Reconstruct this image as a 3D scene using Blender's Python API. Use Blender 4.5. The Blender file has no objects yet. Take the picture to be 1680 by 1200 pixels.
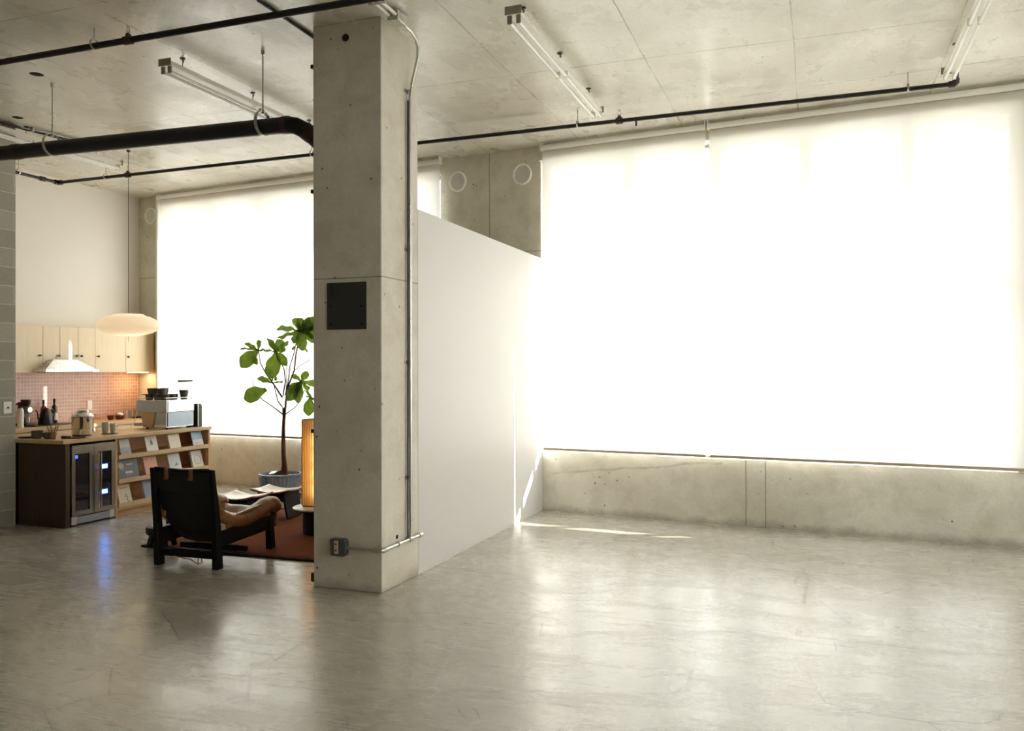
import bpy, math, random
from mathutils import Vector, Matrix, Quaternion

D = bpy.data
SC = bpy.context.scene
COL = SC.collection
R = math.radians
PI = math.pi

# ------------------------------------------------------------------ camera
def cam_axes(yaw, pitch, roll):
    a, p, r = R(yaw), R(pitch), R(roll)
    F = Vector((-math.sin(a)*math.cos(p), math.cos(a)*math.cos(p), -math.sin(p)))
    Rt = Vector((math.cos(a), math.sin(a), 0))
    U = Rt.cross(F)
    R2 = Rt*math.cos(r) + U*math.sin(r)
    U2 = -Rt*math.sin(r) + U*math.cos(r)
    return F, R2, U2
cF, cR, cU = cam_axes(19.8639, -0.1833, -0.1251)
cd = D.cameras.new('camera'); cam = D.objects.new('camera', cd); COL.objects.link(cam)
cd.sensor_width = 36; cd.lens = 36*1377.3/1680; cd.clip_start = .05; cd.clip_end = 400
M = Matrix.Identity(4)
for i in range(3):
    M[i][0] = cR[i]; M[i][1] = cU[i]; M[i][2] = -cF[i]
M[2][3] = 1.6
cam.matrix_world = M
SC.camera = cam

# ------------------------------------------------------------------ exposure, world, sun, daylight portals
vs = SC.view_settings
vs.view_transform = 'Standard'; vs.look = 'None'; vs.gamma = 1; vs.use_curve_mapping = False
vs.exposure = 0.20
cy = SC.cycles
cy.use_denoising = True
cy.max_bounces = 12; cy.diffuse_bounces = 7; cy.glossy_bounces = 4; cy.transmission_bounces = 6; cy.transparent_max_bounces = 12
cy.sample_clamp_indirect = 8
cy.caustics_reflective = False; cy.caustics_refractive = False

wd = D.worlds.new('sky'); SC.world = wd; wd.use_nodes = True
nt = wd.node_tree; nt.nodes.clear()
o = nt.nodes.new('ShaderNodeOutputWorld'); bg = nt.nodes.new('ShaderNodeBackground')
tc = nt.nodes.new('ShaderNodeTexCoord'); sp = nt.nodes.new('ShaderNodeSeparateXYZ'); cr = nt.nodes.new('ShaderNodeValToRGB')
nt.links.new(tc.outputs['Generated'], sp.inputs[0]); nt.links.new(sp.outputs['Z'], cr.inputs[0])
nt.links.new(cr.outputs[0], bg.inputs[0]); nt.links.new(bg.outputs[0], o.inputs[0])
e = cr.color_ramp.elements
e[0].position = 0.0; e[0].color = (1.0, .975, .94, 1)
e[1].position = 1.0; e[1].color = (.50, .62, .84, 1)
k = e.new(.35); k.color = (.84, .86, .88, 1)
bg.inputs[1].default_value = SKY = 8.6
wd.cycles.sampling_method = 'MANUAL'; wd.cycles.sample_map_resolution = 256

sl = D.lights.new('sun', 'SUN'); so = D.objects.new('sun', sl); COL.objects.link(so)
sl.energy = 30.0; sl.angle = R(.8); sl.color = (1.0, .95, .89)
sun_dir = Vector((-1.91, -.62, -.69)).normalized()
so.rotation_euler = sun_dir.to_track_quat('-Z', 'Y').to_euler(); so.location = (12, 14, 9)

TH = R(6.373)
WM = Matrix.Translation((0, 8.705, 0)) @ Matrix.Rotation(-TH, 4, 'Z')      # window-wall frame: x along it, y outwards, z up

def portal(name, mat, sx, sy):
    l = D.lights.new(name, 'AREA'); l.shape = 'RECTANGLE'; l.size = sx; l.size_y = sy
    l.cycles.is_portal = True
    ob = D.objects.new(name, l); COL.objects.link(ob); ob.matrix_world = mat
# area lights look down their own -Z
portal('daylight_main', WM @ Matrix.Translation((-.63, .24, 2.36)) @ Matrix.Rotation(R(-90), 4, 'X'), 4.6, 3.3)
portal('daylight_corner', WM @ Matrix.Translation((3.75, .24, 2.36)) @ Matrix.Rotation(R(-90), 4, 'X'), 3.1, 3.3)
portal('daylight_kitchen', WM @ Matrix.Translation((-6.58, .24, 2.36)) @ Matrix.Rotation(R(-90), 4, 'X'), 4.7, 3.3)
RX = 5.4
RW = [(0.7, 3.0), (4.5, 6.6)]
for y0, y1 in RW:
    portal('daylight_side', Matrix.Translation((RX+.18, (y0+y1)/2, 2.2)) @ Matrix.Rotation(R(90), 4, 'Y') , 3.6, y1-y0)

# ------------------------------------------------------------------ mesh builder
class MB:
    def __init__(s): s.v = []; s.f = []; s.sm = []
    def add(s, vs_, fs, smooth=False):
        n = len(s.v); s.v += [Vector(q) for q in vs_]
        for f_ in fs: s.f.append([n+i for i in f_]); s.sm.append(smooth)
        return s
    def box(s, a, b, m=None):
        x0, y0, z0 = a; x1, y1, z1 = b
        vs_ = [Vector(q) for q in ((x0,y0,z0),(x1,y0,z0),(x1,y1,z0),(x0,y1,z0),(x0,y0,z1),(x1,y0,z1),(x1,y1,z1),(x0,y1,z1))]
        if m is not None: vs_ = [m @ q for q in vs_]
        return s.add(vs_, [(0,3,2,1),(4,5,6,7),(0,1,5,4),(1,2,6,5),(2,3,7,6),(3,0,4,7)])
    def prism(s, poly, z0, z1, m=None):
        n = len(poly)
        vs_ = [Vector((p[0], p[1], z0)) for p in poly] + [Vector((p[0], p[1], z1)) for p in poly]
        if m is not None: vs_ = [m @ q for q in vs_]
        return s.add(vs_, [tuple(range(n-1, -1, -1)), tuple(range(n, 2*n))] + [(i, (i+1) % n, n+(i+1) % n, n+i) for i in range(n)])
    def tube(s, pts, r, seg=10, cap=True):
        pts = [Vector(p) for p in pts]; n = len(pts)
        rs = r if isinstance(r, (list, tuple)) else [r]*n
        up = None; rings = []
        for i, p in enumerate(pts):
            t = (pts[min(i+1, n-1)] - pts[max(i-1, 0)]).normalized()
            if up is None:
                up = Vector((0, 0, 1)) if abs(t.z) < .9 else Vector((1, 0, 0))
            a = t.cross(up).normalized(); b = a.cross(t).normalized(); up = b
            rings.append([p + (a*math.cos(2*PI*k/seg) + b*math.sin(2*PI*k/seg))*rs[i] for k in range(seg)])
        vs_ = [q for rg in rings for q in rg]; fs = []
        for i in range(n-1):
            for k in range(seg):
                fs.append((i*seg+k, i*seg+(k+1) % seg, (i+1)*seg+(k+1) % seg, (i+1)*seg+k))
        if cap:
            s.add(vs_, fs, True)
            b0 = len(s.v) - len(vs_)
            s.f.append([b0+k for k in range(seg-1, -1, -1)]); s.sm.append(False)
            s.f.append([b0+(n-1)*seg+k for k in range(seg)]); s.sm.append(False)
        else: s.add(vs_, fs, True)
        return s
    def lathe(s, prof, c=(0,0,0), seg=24, m=None, flute=0, nf=0):
        c = Vector(c); vs_ = []; fs = []; n = len(prof)
        for (r, z) in prof:
            for k in range(seg):
                a = 2*PI*k/seg; rr = r*(1+flute*math.cos(nf*a)) if flute else r
                q = Vector((rr*math.cos(a), rr*math.sin(a), z))
                vs_.append((m @ q if m is not None else q) + c)
        for i in range(n-1):
            for k in range(seg):
                fs.append((i*seg+k, i*seg+(k+1) % seg, (i+1)*seg+(k+1) % seg, (i+1)*seg+k))
        fs2 = []
        if prof[0][0] > 1e-4: fs2.append(tuple(range(seg-1, -1, -1)))
        if prof[-1][0] > 1e-4: fs2.append(tuple((n-1)*seg+k for k in range(seg)))
        b0 = len(s.v); s.add(vs_, fs, True)
        for f_ in fs2: s.f.append([b0+i for i in f_]); s.sm.append(False)
        return s
    def grid(s, fn, nu, nv, smooth=True):
        vs_ = [Vector(fn(i/nu, j/nv)) for j in range(nv+1) for i in range(nu+1)]
        fs = [(j*(nu+1)+i, j*(nu+1)+i+1, (j+1)*(nu+1)+i+1, (j+1)*(nu+1)+i) for j in range(nv) for i in range(nu)]
        return s.add(vs_, fs, smooth)
    def xf(s, m): s.v = [m @ q for q in s.v]; return s

def tag(o_, label=None, cat=None, group=None, kind=None):
    if label: o_['label'] = label
    if cat: o_['category'] = cat
    if group: o_['group'] = group
    if kind: o_['kind'] = kind
    return o_
FRAME = {}
def put(name, mb, mat, parent=None, loc=None, bevel=0, solid=0, subd=0, angle=40):
    """world-space shapes become ONE mesh object; its vertices are stored relative to its thing (or its own base)"""
    me = D.meshes.new(name)
    if parent is not None: inv = FRAME[parent.name]
    else: inv = Matrix.Translation(-Vector(loc if loc else (0, 0, 0)))
    me.from_pydata([inv @ q for q in mb.v], [], mb.f)
    me.materials.append(mat)
    for p_, sm in zip(me.polygons, mb.sm): p_.use_smooth = sm or bevel > 0 or subd > 0
    me.update()
    me.set_sharp_from_angle(angle=R(angle))
    ob = D.objects.new(name, me); COL.objects.link(ob)
    if parent is not None: ob.parent = parent
    elif loc: ob.location = loc
    FRAME[ob.name] = inv
    if solid:
        md = ob.modifiers.new('thick', 'SOLIDIFY'); md.thickness = solid; md.offset = 0
    if subd:
        md = ob.modifiers.new('sub', 'SUBSURF'); md.levels = subd; md.render_levels = subd
    if bevel:
        md = ob.modifiers.new('bevel', 'BEVEL'); md.width = bevel; md.segments = 2; md.limit_method = 'ANGLE'; md.angle_limit = R(35)
    return ob
def thing(name, label, cat, loc, group=None, kind=None):
    ob = D.objects.new(name, None); COL.objects.link(ob); ob.location = loc; ob.empty_display_size = .1
    FRAME[ob.name] = Matrix.Translation(-Vector(loc))
    return tag(ob, label, cat, group, kind)
def dup(root, loc, label=None, rotz=None):
    kids = [c for c in D.objects if c.parent == root]
    r_ = root.copy(); COL.objects.link(r_); r_.location = loc
    if rotz is not None: r_.rotation_euler = (0, 0, rotz)
    if label: r_['label'] = label
    for ch in kids:
        gk = [c for c in D.objects if c.parent == ch]
        c = ch.copy(); COL.objects.link(c); c.parent = r_
        for g in gk:
            d_ = g.copy(); COL.objects.link(d_); d_.parent = c
    return r_
def struct(name, mb, mat, label=None, **kw):
    ob = put(name, mb, mat, **kw); ob['kind'] = 'structure'
    if label: ob['label'] = label; ob['category'] = name.split('_')[0]
    return ob

# ------------------------------------------------------------------ materials
class NT:
    def __init__(s, name):
        s.m = D.materials.new(name); s.m.use_nodes = True; s.t = s.m.node_tree
        s.b = s.t.nodes['Principled BSDF']; s.out = s.t.nodes['Material Output']
        s.c = s.n('ShaderNodeTexCoord').outputs['Object']
    def n(s, ty, **kw):
        x = s.t.nodes.new(ty)
        for k_, v_ in kw.items(): setattr(x, k_, v_)
        return x
    def l(s, a, b): s.t.links.new(a, b)
    def mp(s, scale=(1,1,1), rot=(0,0,0), src=None, loc=(0,0,0)):
        x = s.n('ShaderNodeMapping'); x.inputs['Scale'].default_value = scale; x.inputs['Rotation'].default_value = rot; x.inputs['Location'].default_value = loc
        s.l(src or s.c, x.inputs[0]); return x.outputs[0]
    def noise(s, scale, vec=None, detail=4, rough=.55, dist=0):
        x = s.n('ShaderNodeTexNoise'); x.inputs['Scale'].default_value = scale; x.inputs['Detail'].default_value = detail
        x.inputs['Roughness'].default_value = rough; x.inputs['Distortion'].default_value = dist
        s.l(vec or s.c, x.inputs['Vector']); return x.outputs['Fac']
    def ramp(s, fac, stops):
        x = s.n('ShaderNodeValToRGB'); el = x.color_ramp.elements
        s.l(fac, x.inputs[0])
        while len(el) < len(stops): el.new(.5)
        for q, (p_, c_) in zip(el, stops):
            q.position = p_; q.color = (c_, c_, c_, 1) if isinstance(c_, (int, float)) else (*c_, 1)
        return x.outputs[0]
    def mix(s, fac, a, b, mode='MIX'):
        x = s.n('ShaderNodeMix'); x.data_type = 'RGBA'; x.blend_type = mode
        for inp, v_ in ((x.inputs[0], fac), (x.inputs[6], a), (x.inputs[7], b)):
            if isinstance(v_, (int, float)): inp.default_value = v_ if inp.type == 'VALUE' else (v_, v_, v_, 1)
            elif isinstance(v_, tuple): inp.default_value = (*v_, 1)
            else: s.l(v_, inp)
        return x.outputs[2]
    def math(s, op, a, b=0, c=0):
        x = s.n('ShaderNodeMath'); x.operation = op
        for i, v_ in enumerate((a, b, c)):
            if isinstance(v_, (int, float)): x.inputs[i].default_value = v_
            else: s.l(v_, x.inputs[i])
        return x.outputs[0]
    def bump(s, h, strength=.3, dist=.01):
        x = s.n('ShaderNodeBump'); x.inputs['Strength'].default_value = strength; x.inputs['Distance'].default_value = dist
        s.l(h, x.inputs['Height']); s.l(x.outputs[0], s.b.inputs['Normal'])
    def set(s, **kw):
        for k_, v_ in kw.items():
            inp = s.b.inputs[{'col': 'Base Color', 'rough': 'Roughness', 'metal': 'Metallic', 'ior': 'IOR', 'spec': 'Specular IOR Level',
                              'emit': 'Emission Color', 'es': 'Emission Strength', 'trans': 'Transmission Weight', 'coat': 'Coat Weight', 'alpha': 'Alpha', 'cr': 'Coat Roughness', 'sheen': 'Sheen Weight'}[k_]]
            if isinstance(v_, tuple): inp.default_value = (*v_, 1)
            elif isinstance(v_, (int, float)): inp.default_value = v_
            else: s.l(v_, inp)
        return s.m
def srgb(r, g, b):
    f = lambda c: (c/255/12.92) if c/255 <= .04045 else ((c/255+.055)/1.055)**2.4
    return (f(r), f(g), f(b))
def plain(name, col, rough=.5, metal=0, var=.06, scale=8, **kw):
    t = NT(name); nz = t.noise(scale, detail=3)
    c = t.mix(nz, tuple(x*(1-var) for x in col), tuple(min(1, x*(1+var)) for x in col))
    return t.set(col=c, rough=rough, metal=metal, **kw)
def concrete(name, base, dark, light, sc=1.0, rough=.75, pits=True, lines=None, bump=.25, streak=(1,1,1), low_band=True):
    t = NT(name)
    v_ = t.mp(scale=streak)
    big = t.noise(.9*sc, v_, 5, .6, .4); mid = t.noise(4.5*sc, v_, 6, .65, .3); fine = t.noise(38*sc, None, 4, .6)
    c = t.mix(t.ramp(big, [(.32, 0), (.68, 1)]), dark, light)
    c = t.mix(.5, c, base)
    c = t.mix(t.ramp(mid, [(.46, 0), (.72, .45)]), c, dark)
    c = t.mix(t.ramp(fine, [(.35, .25), (.6, 0)]), c, tuple(x*.72 for x in base))
    h = fine
    if pits:
        vo = t.n('ShaderNodeTexVoronoi'); vo.inputs['Scale'].default_value = 7*sc; t.l(t.mp(), vo.inputs['Vector'])
        gate = t.noise(3.1*sc, t.mp(loc=(7, 3, 1)), 2)
        pit = t.math('MULTIPLY', t.ramp(vo.outputs['Distance'], [(.05, 1), (.105, 0)]), t.ramp(gate, [(.43, 0), (.52, 1)]))
        c = t.mix(t.math('MULTIPLY', pit, .85), c, tuple(x*.3 for x in dark))
        h = t.math('SUBTRACT', fine, pit)
    if low_band:  # mottled darker band towards the bottom
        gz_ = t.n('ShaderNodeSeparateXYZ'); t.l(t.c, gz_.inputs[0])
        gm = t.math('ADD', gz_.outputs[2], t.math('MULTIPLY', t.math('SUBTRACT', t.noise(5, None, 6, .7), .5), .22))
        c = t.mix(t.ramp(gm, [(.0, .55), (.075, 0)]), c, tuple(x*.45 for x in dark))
    if lines:
        ln = lines(t)
        c = t.mix(t.math('MULTIPLY', ln, .72), c, tuple(x*.35 for x in dark))
    t.bump(h, bump, .006)
    return t.set(col=c, rough=t.ramp(mid, [(.3, rough-.1), (.7, rough+.1)]))
def near(t, val, pos, w):          # 1 where |val-pos| < w
    return t.math('LESS_THAN', t.math('ABSOLUTE', t.math('SUBTRACT', val, pos)), w)
def wobbly(t, amt=.012, sc=1.5):
    return t.math('MULTIPLY', t.math('SUBTRACT', t.noise(sc, None, 3), .5), amt)
def wood(name, a, b, axis='Y', rough=.5, sc=1.0, **kw):
    t = NT(name); s_ = {'X': (1.2, 14, 14), 'Y': (14, 1.2, 14), 'Z': (14, 14, 1.2)}[axis]
    g = t.noise(2.2*sc, t.mp(scale=s_), 5, .65, .6); g2 = t.noise(1.3, None, 2)
    c = t.mix(t.ramp(g, [(.3, 0), (.7, 1)]), a, b)
    c = t.mix(t.math('MULTIPLY', g2, .25), c, tuple(x*.75 for x in a))
    t.bump(g, .08, .002)
    return t.set(col=c, rough=rough, **kw)
def solid_metal(name, col, rough=.3, **kw):
    t = NT(name); n_ = t.noise(30, None, 3)
    return t.set(col=col, metal=1.0, rough=t.ramp(n_, [(.3, max(.03, rough-.06)), (.7, rough+.06)]), **kw)
# ------------------------------------------------------------------ shared materials
def ceil_lines(t):
    s_ = t.n('ShaderNodeSeparateXYZ'); t.l(t.c, s_.inputs[0])
    w_ = wobbly(t, .03, .8)
    x = t.math('ADD', s_.outputs[0], w_); y = t.math('ADD', s_.outputs[1], w_)
    fx = t.math('ABSOLUTE', t.math('SUBTRACT', t.math('FRACT', t.math('DIVIDE', t.math('ADD', x, 1.29+11.4), 1.14)), .5))
    lx = t.math('GREATER_THAN', fx, .4958)
    ly = t.math('MAXIMUM', near(t, y, 4.44, .006), near(t, y, 6.76, .006))
    ly = t.math('MAXIMUM', ly, near(t, y, 2.12, .006))
    d_ = t.math('ADD', t.math('MULTIPLY', s_.outputs[0], .111), t.math('MULTIPLY', s_.outputs[1], .9938))   # distance towards the window wall
    ls = near(t, t.math('ADD', d_, w_), 7.90, .006)
    al = t.math('MAXIMUM', t.math('MAXIMUM', lx, ly), ls)
    return t.math('MULTIPLY', al, t.ramp(t.noise(1.7, None, 3), [(.36, .15), (.6, 1)]))
def z_line(z, seams=()):
    def f(t):
        s_ = t.n('ShaderNodeSeparateXYZ'); t.l(t.c, s_.inputs[0])
        v_ = near(t, t.math('ADD', s_.outputs[2], wobbly(t, .02, 2)), z, .004)
        for q in seams:
            # seam measured along the window wall
            a = t.math('SUBTRACT', t.math('MULTIPLY', s_.outputs[0], math.cos(TH)), t.math('MULTIPLY', t.math('SUBTRACT', s_.outputs[1], 8.705), math.sin(TH)))
            v_ = t.math('MAXIMUM', v_, near(t, t.math('ADD', a, wobbly(t, .015, 3)), q, .005))
        if seams:      # the long water stain on the sill wall
            ln_ = near(t, t.math('SUBTRACT', t.math('ADD', s_.outputs[2], wobbly(t, .10, 2.5)), t.math('MULTIPLY', a, .115)), .735, .013)
            rg_ = near(t, a, -1.85, .95)
            v_ = t.math('MAXIMUM', v_, t.math('MULTIPLY', t.math('MULTIPLY', ln_, rg_), t.ramp(t.noise(6, None, 4), [(.35, .1), (.65, .5)])))
        return v_
    return f
t = NT('ceiling_concrete')
s_ = t.n('ShaderNodeSeparateXYZ'); t.l(t.c, s_.inputs[0])
cl = t.n('ShaderNodeCombineXYZ')
t.l(t.math('FLOOR', t.math('DIVIDE', t.math('ADD', s_.outputs[0], 1.29+11.4), 1.14)), cl.inputs[0]); t.l(t.math('FLOOR', t.math('DIVIDE', t.math('ADD', s_.outputs[1], 11.6-6.76), 2.32)), cl.inputs[1])
wn = t.n('ShaderNodeTexWhiteNoise'); t.l(cl.outputs[0], wn.inputs[0])
big = t.noise(.8, t.mp(scale=(1, .7, 1)), 5, .6, .3); mid = t.noise(1.5, t.mp(scale=(1.3, .8, 1)), 7, .62, .25); fine = t.noise(34, None, 4, .6)
cc = t.mix(t.ramp(big, [(.35, 0), (.65, 1)]), srgb(214, 209, 194), srgb(244, 242, 233))
cc = t.mix(t.math('MULTIPLY', wn.outputs['Value'], .30), cc, srgb(196, 184, 158))
cc = t.mix(t.ramp(mid, [(.56, 0), (.585, .30)]), cc, srgb(176, 170, 152))          # flat darker skins of cement with crisp outlines
cc = t.mix(t.ramp(t.noise(1.9, t.mp(loc=(5, 2, 0), scale=(1, 1.4, 1)), 6, .65, .2), [(.56, 0), (.62, .4)]), cc, srgb(238, 234, 222))
cc = t.mix(t.ramp(fine, [(.3, .16), (.55, 0)]), cc, srgb(150, 140, 118))
vo = t.n('ShaderNodeTexVoronoi'); vo.inputs['Scale'].default_value = 4.5; t.l(t.mp(), vo.inputs['Vector'])
pit = t.math('MULTIPLY', t.ramp(vo.outputs['Distance'], [(.03, 1), (.06, 0)]), t.ramp(t.noise(2.2, t.mp(loc=(7, 3, 1)), 2), [(.5, 0), (.56, 1)]))
cc = t.mix(t.math('MULTIPLY', pit, .7), cc, srgb(60, 54, 44))
cc = t.mix(t.math('MULTIPLY', ceil_lines(t), .75), cc, srgb(74, 66, 50))
t.bump(t.math('ADD', mid, t.math('MULTIPLY', fine, .3)), .08, .01)
m_ceil = t.set(col=cc, rough=t.ramp(mid, [(.35, .22), (.65, .40)]), ior=1.85)
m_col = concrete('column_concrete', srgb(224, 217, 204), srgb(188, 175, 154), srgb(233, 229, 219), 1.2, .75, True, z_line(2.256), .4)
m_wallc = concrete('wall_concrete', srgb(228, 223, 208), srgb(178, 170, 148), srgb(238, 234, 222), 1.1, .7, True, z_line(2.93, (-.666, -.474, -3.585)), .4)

t = NT('floor_concrete')
big = t.noise(.45, t.mp(scale=(1, 1.3, 1)), 5, .6, .5); mid = t.noise(2.3, t.mp(scale=(.7, 1.4, 1), rot=(0, 0, R(12))), 7, .65, .6)
fine = t.noise(30, None, 5, .65)
stk = t.noise(4.2, t.mp(scale=(.6, 9, 1), rot=(0, 0, R(-6))), 7, .75, .2)
stk2 = t.noise(2.4, t.mp(scale=(7, .6, 1), rot=(0, 0, R(-28)), loc=(3, 1, 0)), 6, .7, .2)
c = t.mix(t.ramp(big, [(.3, 0), (.7, 1)]), srgb(166, 159, 146), srgb(193, 187, 177))
c = t.mix(t.ramp(mid, [(.45, 0), (.75, .5)]), c, srgb(166, 156, 140))
c = t.mix(t.ramp(stk, [(.565, 0), (.62, .5)]), c, srgb(140, 129, 112))
c = t.mix(t.ramp(stk2, [(.58, 0), (.7, .4)]), c, srgb(206, 200, 186))
stk3 = t.noise(9, t.mp(scale=(.35, 9, 1), rot=(0, 0, R(-7)), loc=(2, 7, 0)), 5, .7, .1)
c = t.mix(t.math('MULTIPLY', t.ramp(stk3, [(.60, 0), (.635, .85)]), t.ramp(t.noise(1.1, t.mp(loc=(9, 4, 0)), 3), [(.42, 0), (.6, 1)])), c, srgb(96, 86, 70))
def cracks(t, sc, w, rot, loc, thr):
    wv = t.noise(1.6*sc, t.mp(loc=loc), 3)
    vm = t.n('ShaderNodeVectorMath'); vm.operation = 'ADD'
    cx = t.n('ShaderNodeCombineXYZ'); t.l(t.math('MULTIPLY', wv, .35/sc), cx.inputs[0]); t.l(t.math('MULTIPLY', wv, -.2/sc), cx.inputs[1])
    t.l(t.mp(loc=loc, rot=(0, 0, rot)), vm.inputs[0]); t.l(cx.outputs[0], vm.inputs[1])
    vo = t.n('ShaderNodeTexVoronoi'); vo.feature = 'DISTANCE_TO_EDGE'; vo.inputs['Scale'].default_value = sc; t.l(vm.outputs[0], vo.inputs['Vector'])
    g = t.ramp(t.noise(.8*sc, t.mp(loc=(loc[1]+5, 2, 0)), 3), [(thr, 0), (thr+.08, 1)])
    return t.math('MULTIPLY', t.ramp(vo.outputs['Distance'], [(0, 1), (w, 0)]), g)
ck = t.math('MAXIMUM', cracks(t, 1.1, .006, .3, (2, 5, 0), .52), cracks(t, 2.7, .010, 1.1, (9, 1, 0), .56))
ck2 = cracks(t, 5.2, .012, 2.0, (1, 17, 0), .57)
c = t.mix(t.math('MULTIPLY', t.math('MAXIMUM', ck, ck2), .85), c, srgb(92, 82, 68))
sc2 = cracks(t, .9, .005, .9, (4, 13, 0), .54)
c = t.mix(t.math('MULTIPLY', sc2, .5), c, srgb(226, 222, 212))
vo = t.n('ShaderNodeTexVoronoi'); vo.inputs['Scale'].default_value = 3.4; t.l(t.mp(scale=(1, 2.4, 1), loc=(1, 1, 0)), vo.inputs['Vector'])
gate = t.noise(1.9, t.mp(loc=(3, 8, 0)), 3)
sp_ = t.math('MULTIPLY', t.ramp(vo.outputs['Distance'], [(.04, 1), (.11, 0)]), t.ramp(gate, [(.46, 0), (.54, 1)]))
c = t.mix(t.math('MULTIPLY', sp_, .8), c, srgb(84, 78, 66))
sepx = t.n('ShaderNodeSeparateXYZ'); t.l(t.c, sepx.inputs[0])
for (px, py, ang, ln, w_) in ((-.51, 5.23, R(-4.3), .84, .013), (-.13, 5.30, R(-2.5), .84, .010), (-.07, 6.34, R(-92), .31, .012), (-.10, 5.37, R(-91), .09, .018), (-.61, 4.35, R(-86), .15, .012), (-2.73, 3.59, R(-55), .26, .010), (-2.81, 4.10, R(-85), .27, .012), (-1.2, 4.12, R(0), .23, .008), (.11, 5.89, R(-71), .27, .009), (-1.13, 3.83, R(3), .19, .012), (-.2, 3.7, R(2), .3, .007), (.35, 4.2, R(-3), .25, .008)):
    # a few straight scuffs left in the finish
    dx = t.math('SUBTRACT', sepx.outputs[0], px); dy = t.math('SUBTRACT', sepx.outputs[1], py)
    al = t.math('ADD', t.math('MULTIPLY', dx, math.cos(ang)), t.math('MULTIPLY', dy, math.sin(ang)))
    ac = t.math('SUBTRACT', t.math('MULTIPLY', dy, math.cos(ang)), t.math('MULTIPLY', dx, math.sin(ang)))
    mk = t.math('MULTIPLY', near(t, t.math('ADD', ac, wobbly(t, .012, 1.5)), 0, w_), near(t, al, 0, ln))
    c = t.mix(t.math('MULTIPLY', t.math('MULTIPLY', mk, t.ramp(t.noise(9, None, 3), [(.35, .3), (.6, 1)])), .7), c, srgb(96, 88, 74))
c = t.mix(t.ramp(fine, [(.3, .18), (.6, 0)]), c, srgb(120, 110, 92))
hh = t.math('SUBTRACT', t.math('ADD', t.math('MULTIPLY', fine, .5), mid), t.math('MULTIPLY', ck, .8))
t.bump(hh, .10, .004)
m_floor = t.set(col=c, rough=t.ramp(t.math('ADD', t.math('MULTIPLY', mid, .6), t.math('MULTIPLY', stk, .4)), [(.35, .17), (.65, .36)]), ior=1.95, spec=.6)

m_white = plain('white_plaster', srgb(236, 231, 222), .6, var=.02, scale=2)
m_part = plain('partition_paint', srgb(208, 205, 202), .45, var=.015, scale=2)
m_grey = plain('grey_paint', srgb(176, 170, 156), .7, var=.05)
m_black = plain('black_paint', srgb(20, 20, 20), .45)
m_blackwood = wood('blackened_wood', srgb(20, 18, 15), srgb(34, 29, 24), 'Z', .5)
m_alu = solid_metal('window_aluminium', srgb(190, 190, 188), .45)
m_frame = plain('window_frame_grey', srgb(150, 150, 148), .5)
m_galv = solid_metal('galvanised_steel', srgb(196, 196, 188), .32)
m_steel = solid_metal('brushed_steel', srgb(205, 203, 198), .24)
m_mirror = solid_metal('polished_steel', srgb(225, 223, 218), .07)
m_pipe = plain('black_pipe', srgb(24, 25, 23), .42)
m_iron = plain('cast_iron_brown', srgb(58, 38, 28), .5)
m_fix = plain('fixture_white', srgb(244, 241, 233), .35, var=.02)
m_fixend = plain('fixture_end_grey', srgb(150, 143, 130), .5)
t = NT('fluorescent_glass'); m_tubeglass = t.set(col=srgb(240, 238, 232), rough=.15, coat=.5)
m_dark = plain('dark_hole', srgb(14, 13, 12), .9)
t = NT('blind_fabric')
wv = t.noise(160, t.mp(scale=(1, 1, 3)), 2)
fc = t.mix(wv, srgb(243, 236, 224), srgb(250, 245, 236))
df = t.n('ShaderNodeBsdfDiffuse'); tl = t.n('ShaderNodeBsdfTranslucent'); tr = t.n('ShaderNodeBsdfTransparent')
t.l(fc, df.inputs[0]); t.l(t.mix(wv, (.315, .304, .287), (.335, .322, .304)), tl.inputs[0])
a1 = t.n('ShaderNodeAddShader')
df.inputs[0].default_value = (.50, .48, .45, 1); t.t.links.remove(df.inputs[0].links[0])
t.l(df.outputs[0], a1.inputs[0]); t.l(tl.outputs[0], a1.inputs[1])
geo = t.n('ShaderNodeNewGeometry'); dt = t.n('ShaderNodeVectorMath'); dt.operation = 'DOT_PRODUCT'
t.l(geo.outputs['Incoming'], dt.inputs[0]); t.l(geo.outputs['True Normal'], dt.inputs[1])
op = t.ramp(t.math('ABSOLUTE', dt.outputs['Value']), [(.72, 0), (.93, .04), (1.0, .07)])
mx = t.n('ShaderNodeMixShader'); t.l(op, mx.inputs[0]); t.l(a1.outputs[0], mx.inputs[1]); t.l(tr.outputs[0], mx.inputs[2])
t.l(mx.outputs[0], t.out.inputs[0]); m_blind = t.m
t = NT('window_glass')
lw = t.n('ShaderNodeLayerWeight'); gl = t.n('ShaderNodeBsdfGlossy'); gl.inputs['Roughness'].default_value = .02
tr = t.n('ShaderNodeBsdfTransparent'); tr.inputs[0].default_value = (.94, .96, .95, 1)
mx = t.n('ShaderNodeMixShader'); t.l(t.math('MULTIPLY_ADD', t.math('POWER', lw.outputs['Facing'], 5), .45, .03), mx.inputs[0]); t.l(tr.outputs[0], mx.inputs[1]); t.l(gl.outputs[0], mx.inputs[2]); t.l(mx.outputs[0], t.out.inputs[0])
m_glass = t.m

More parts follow.
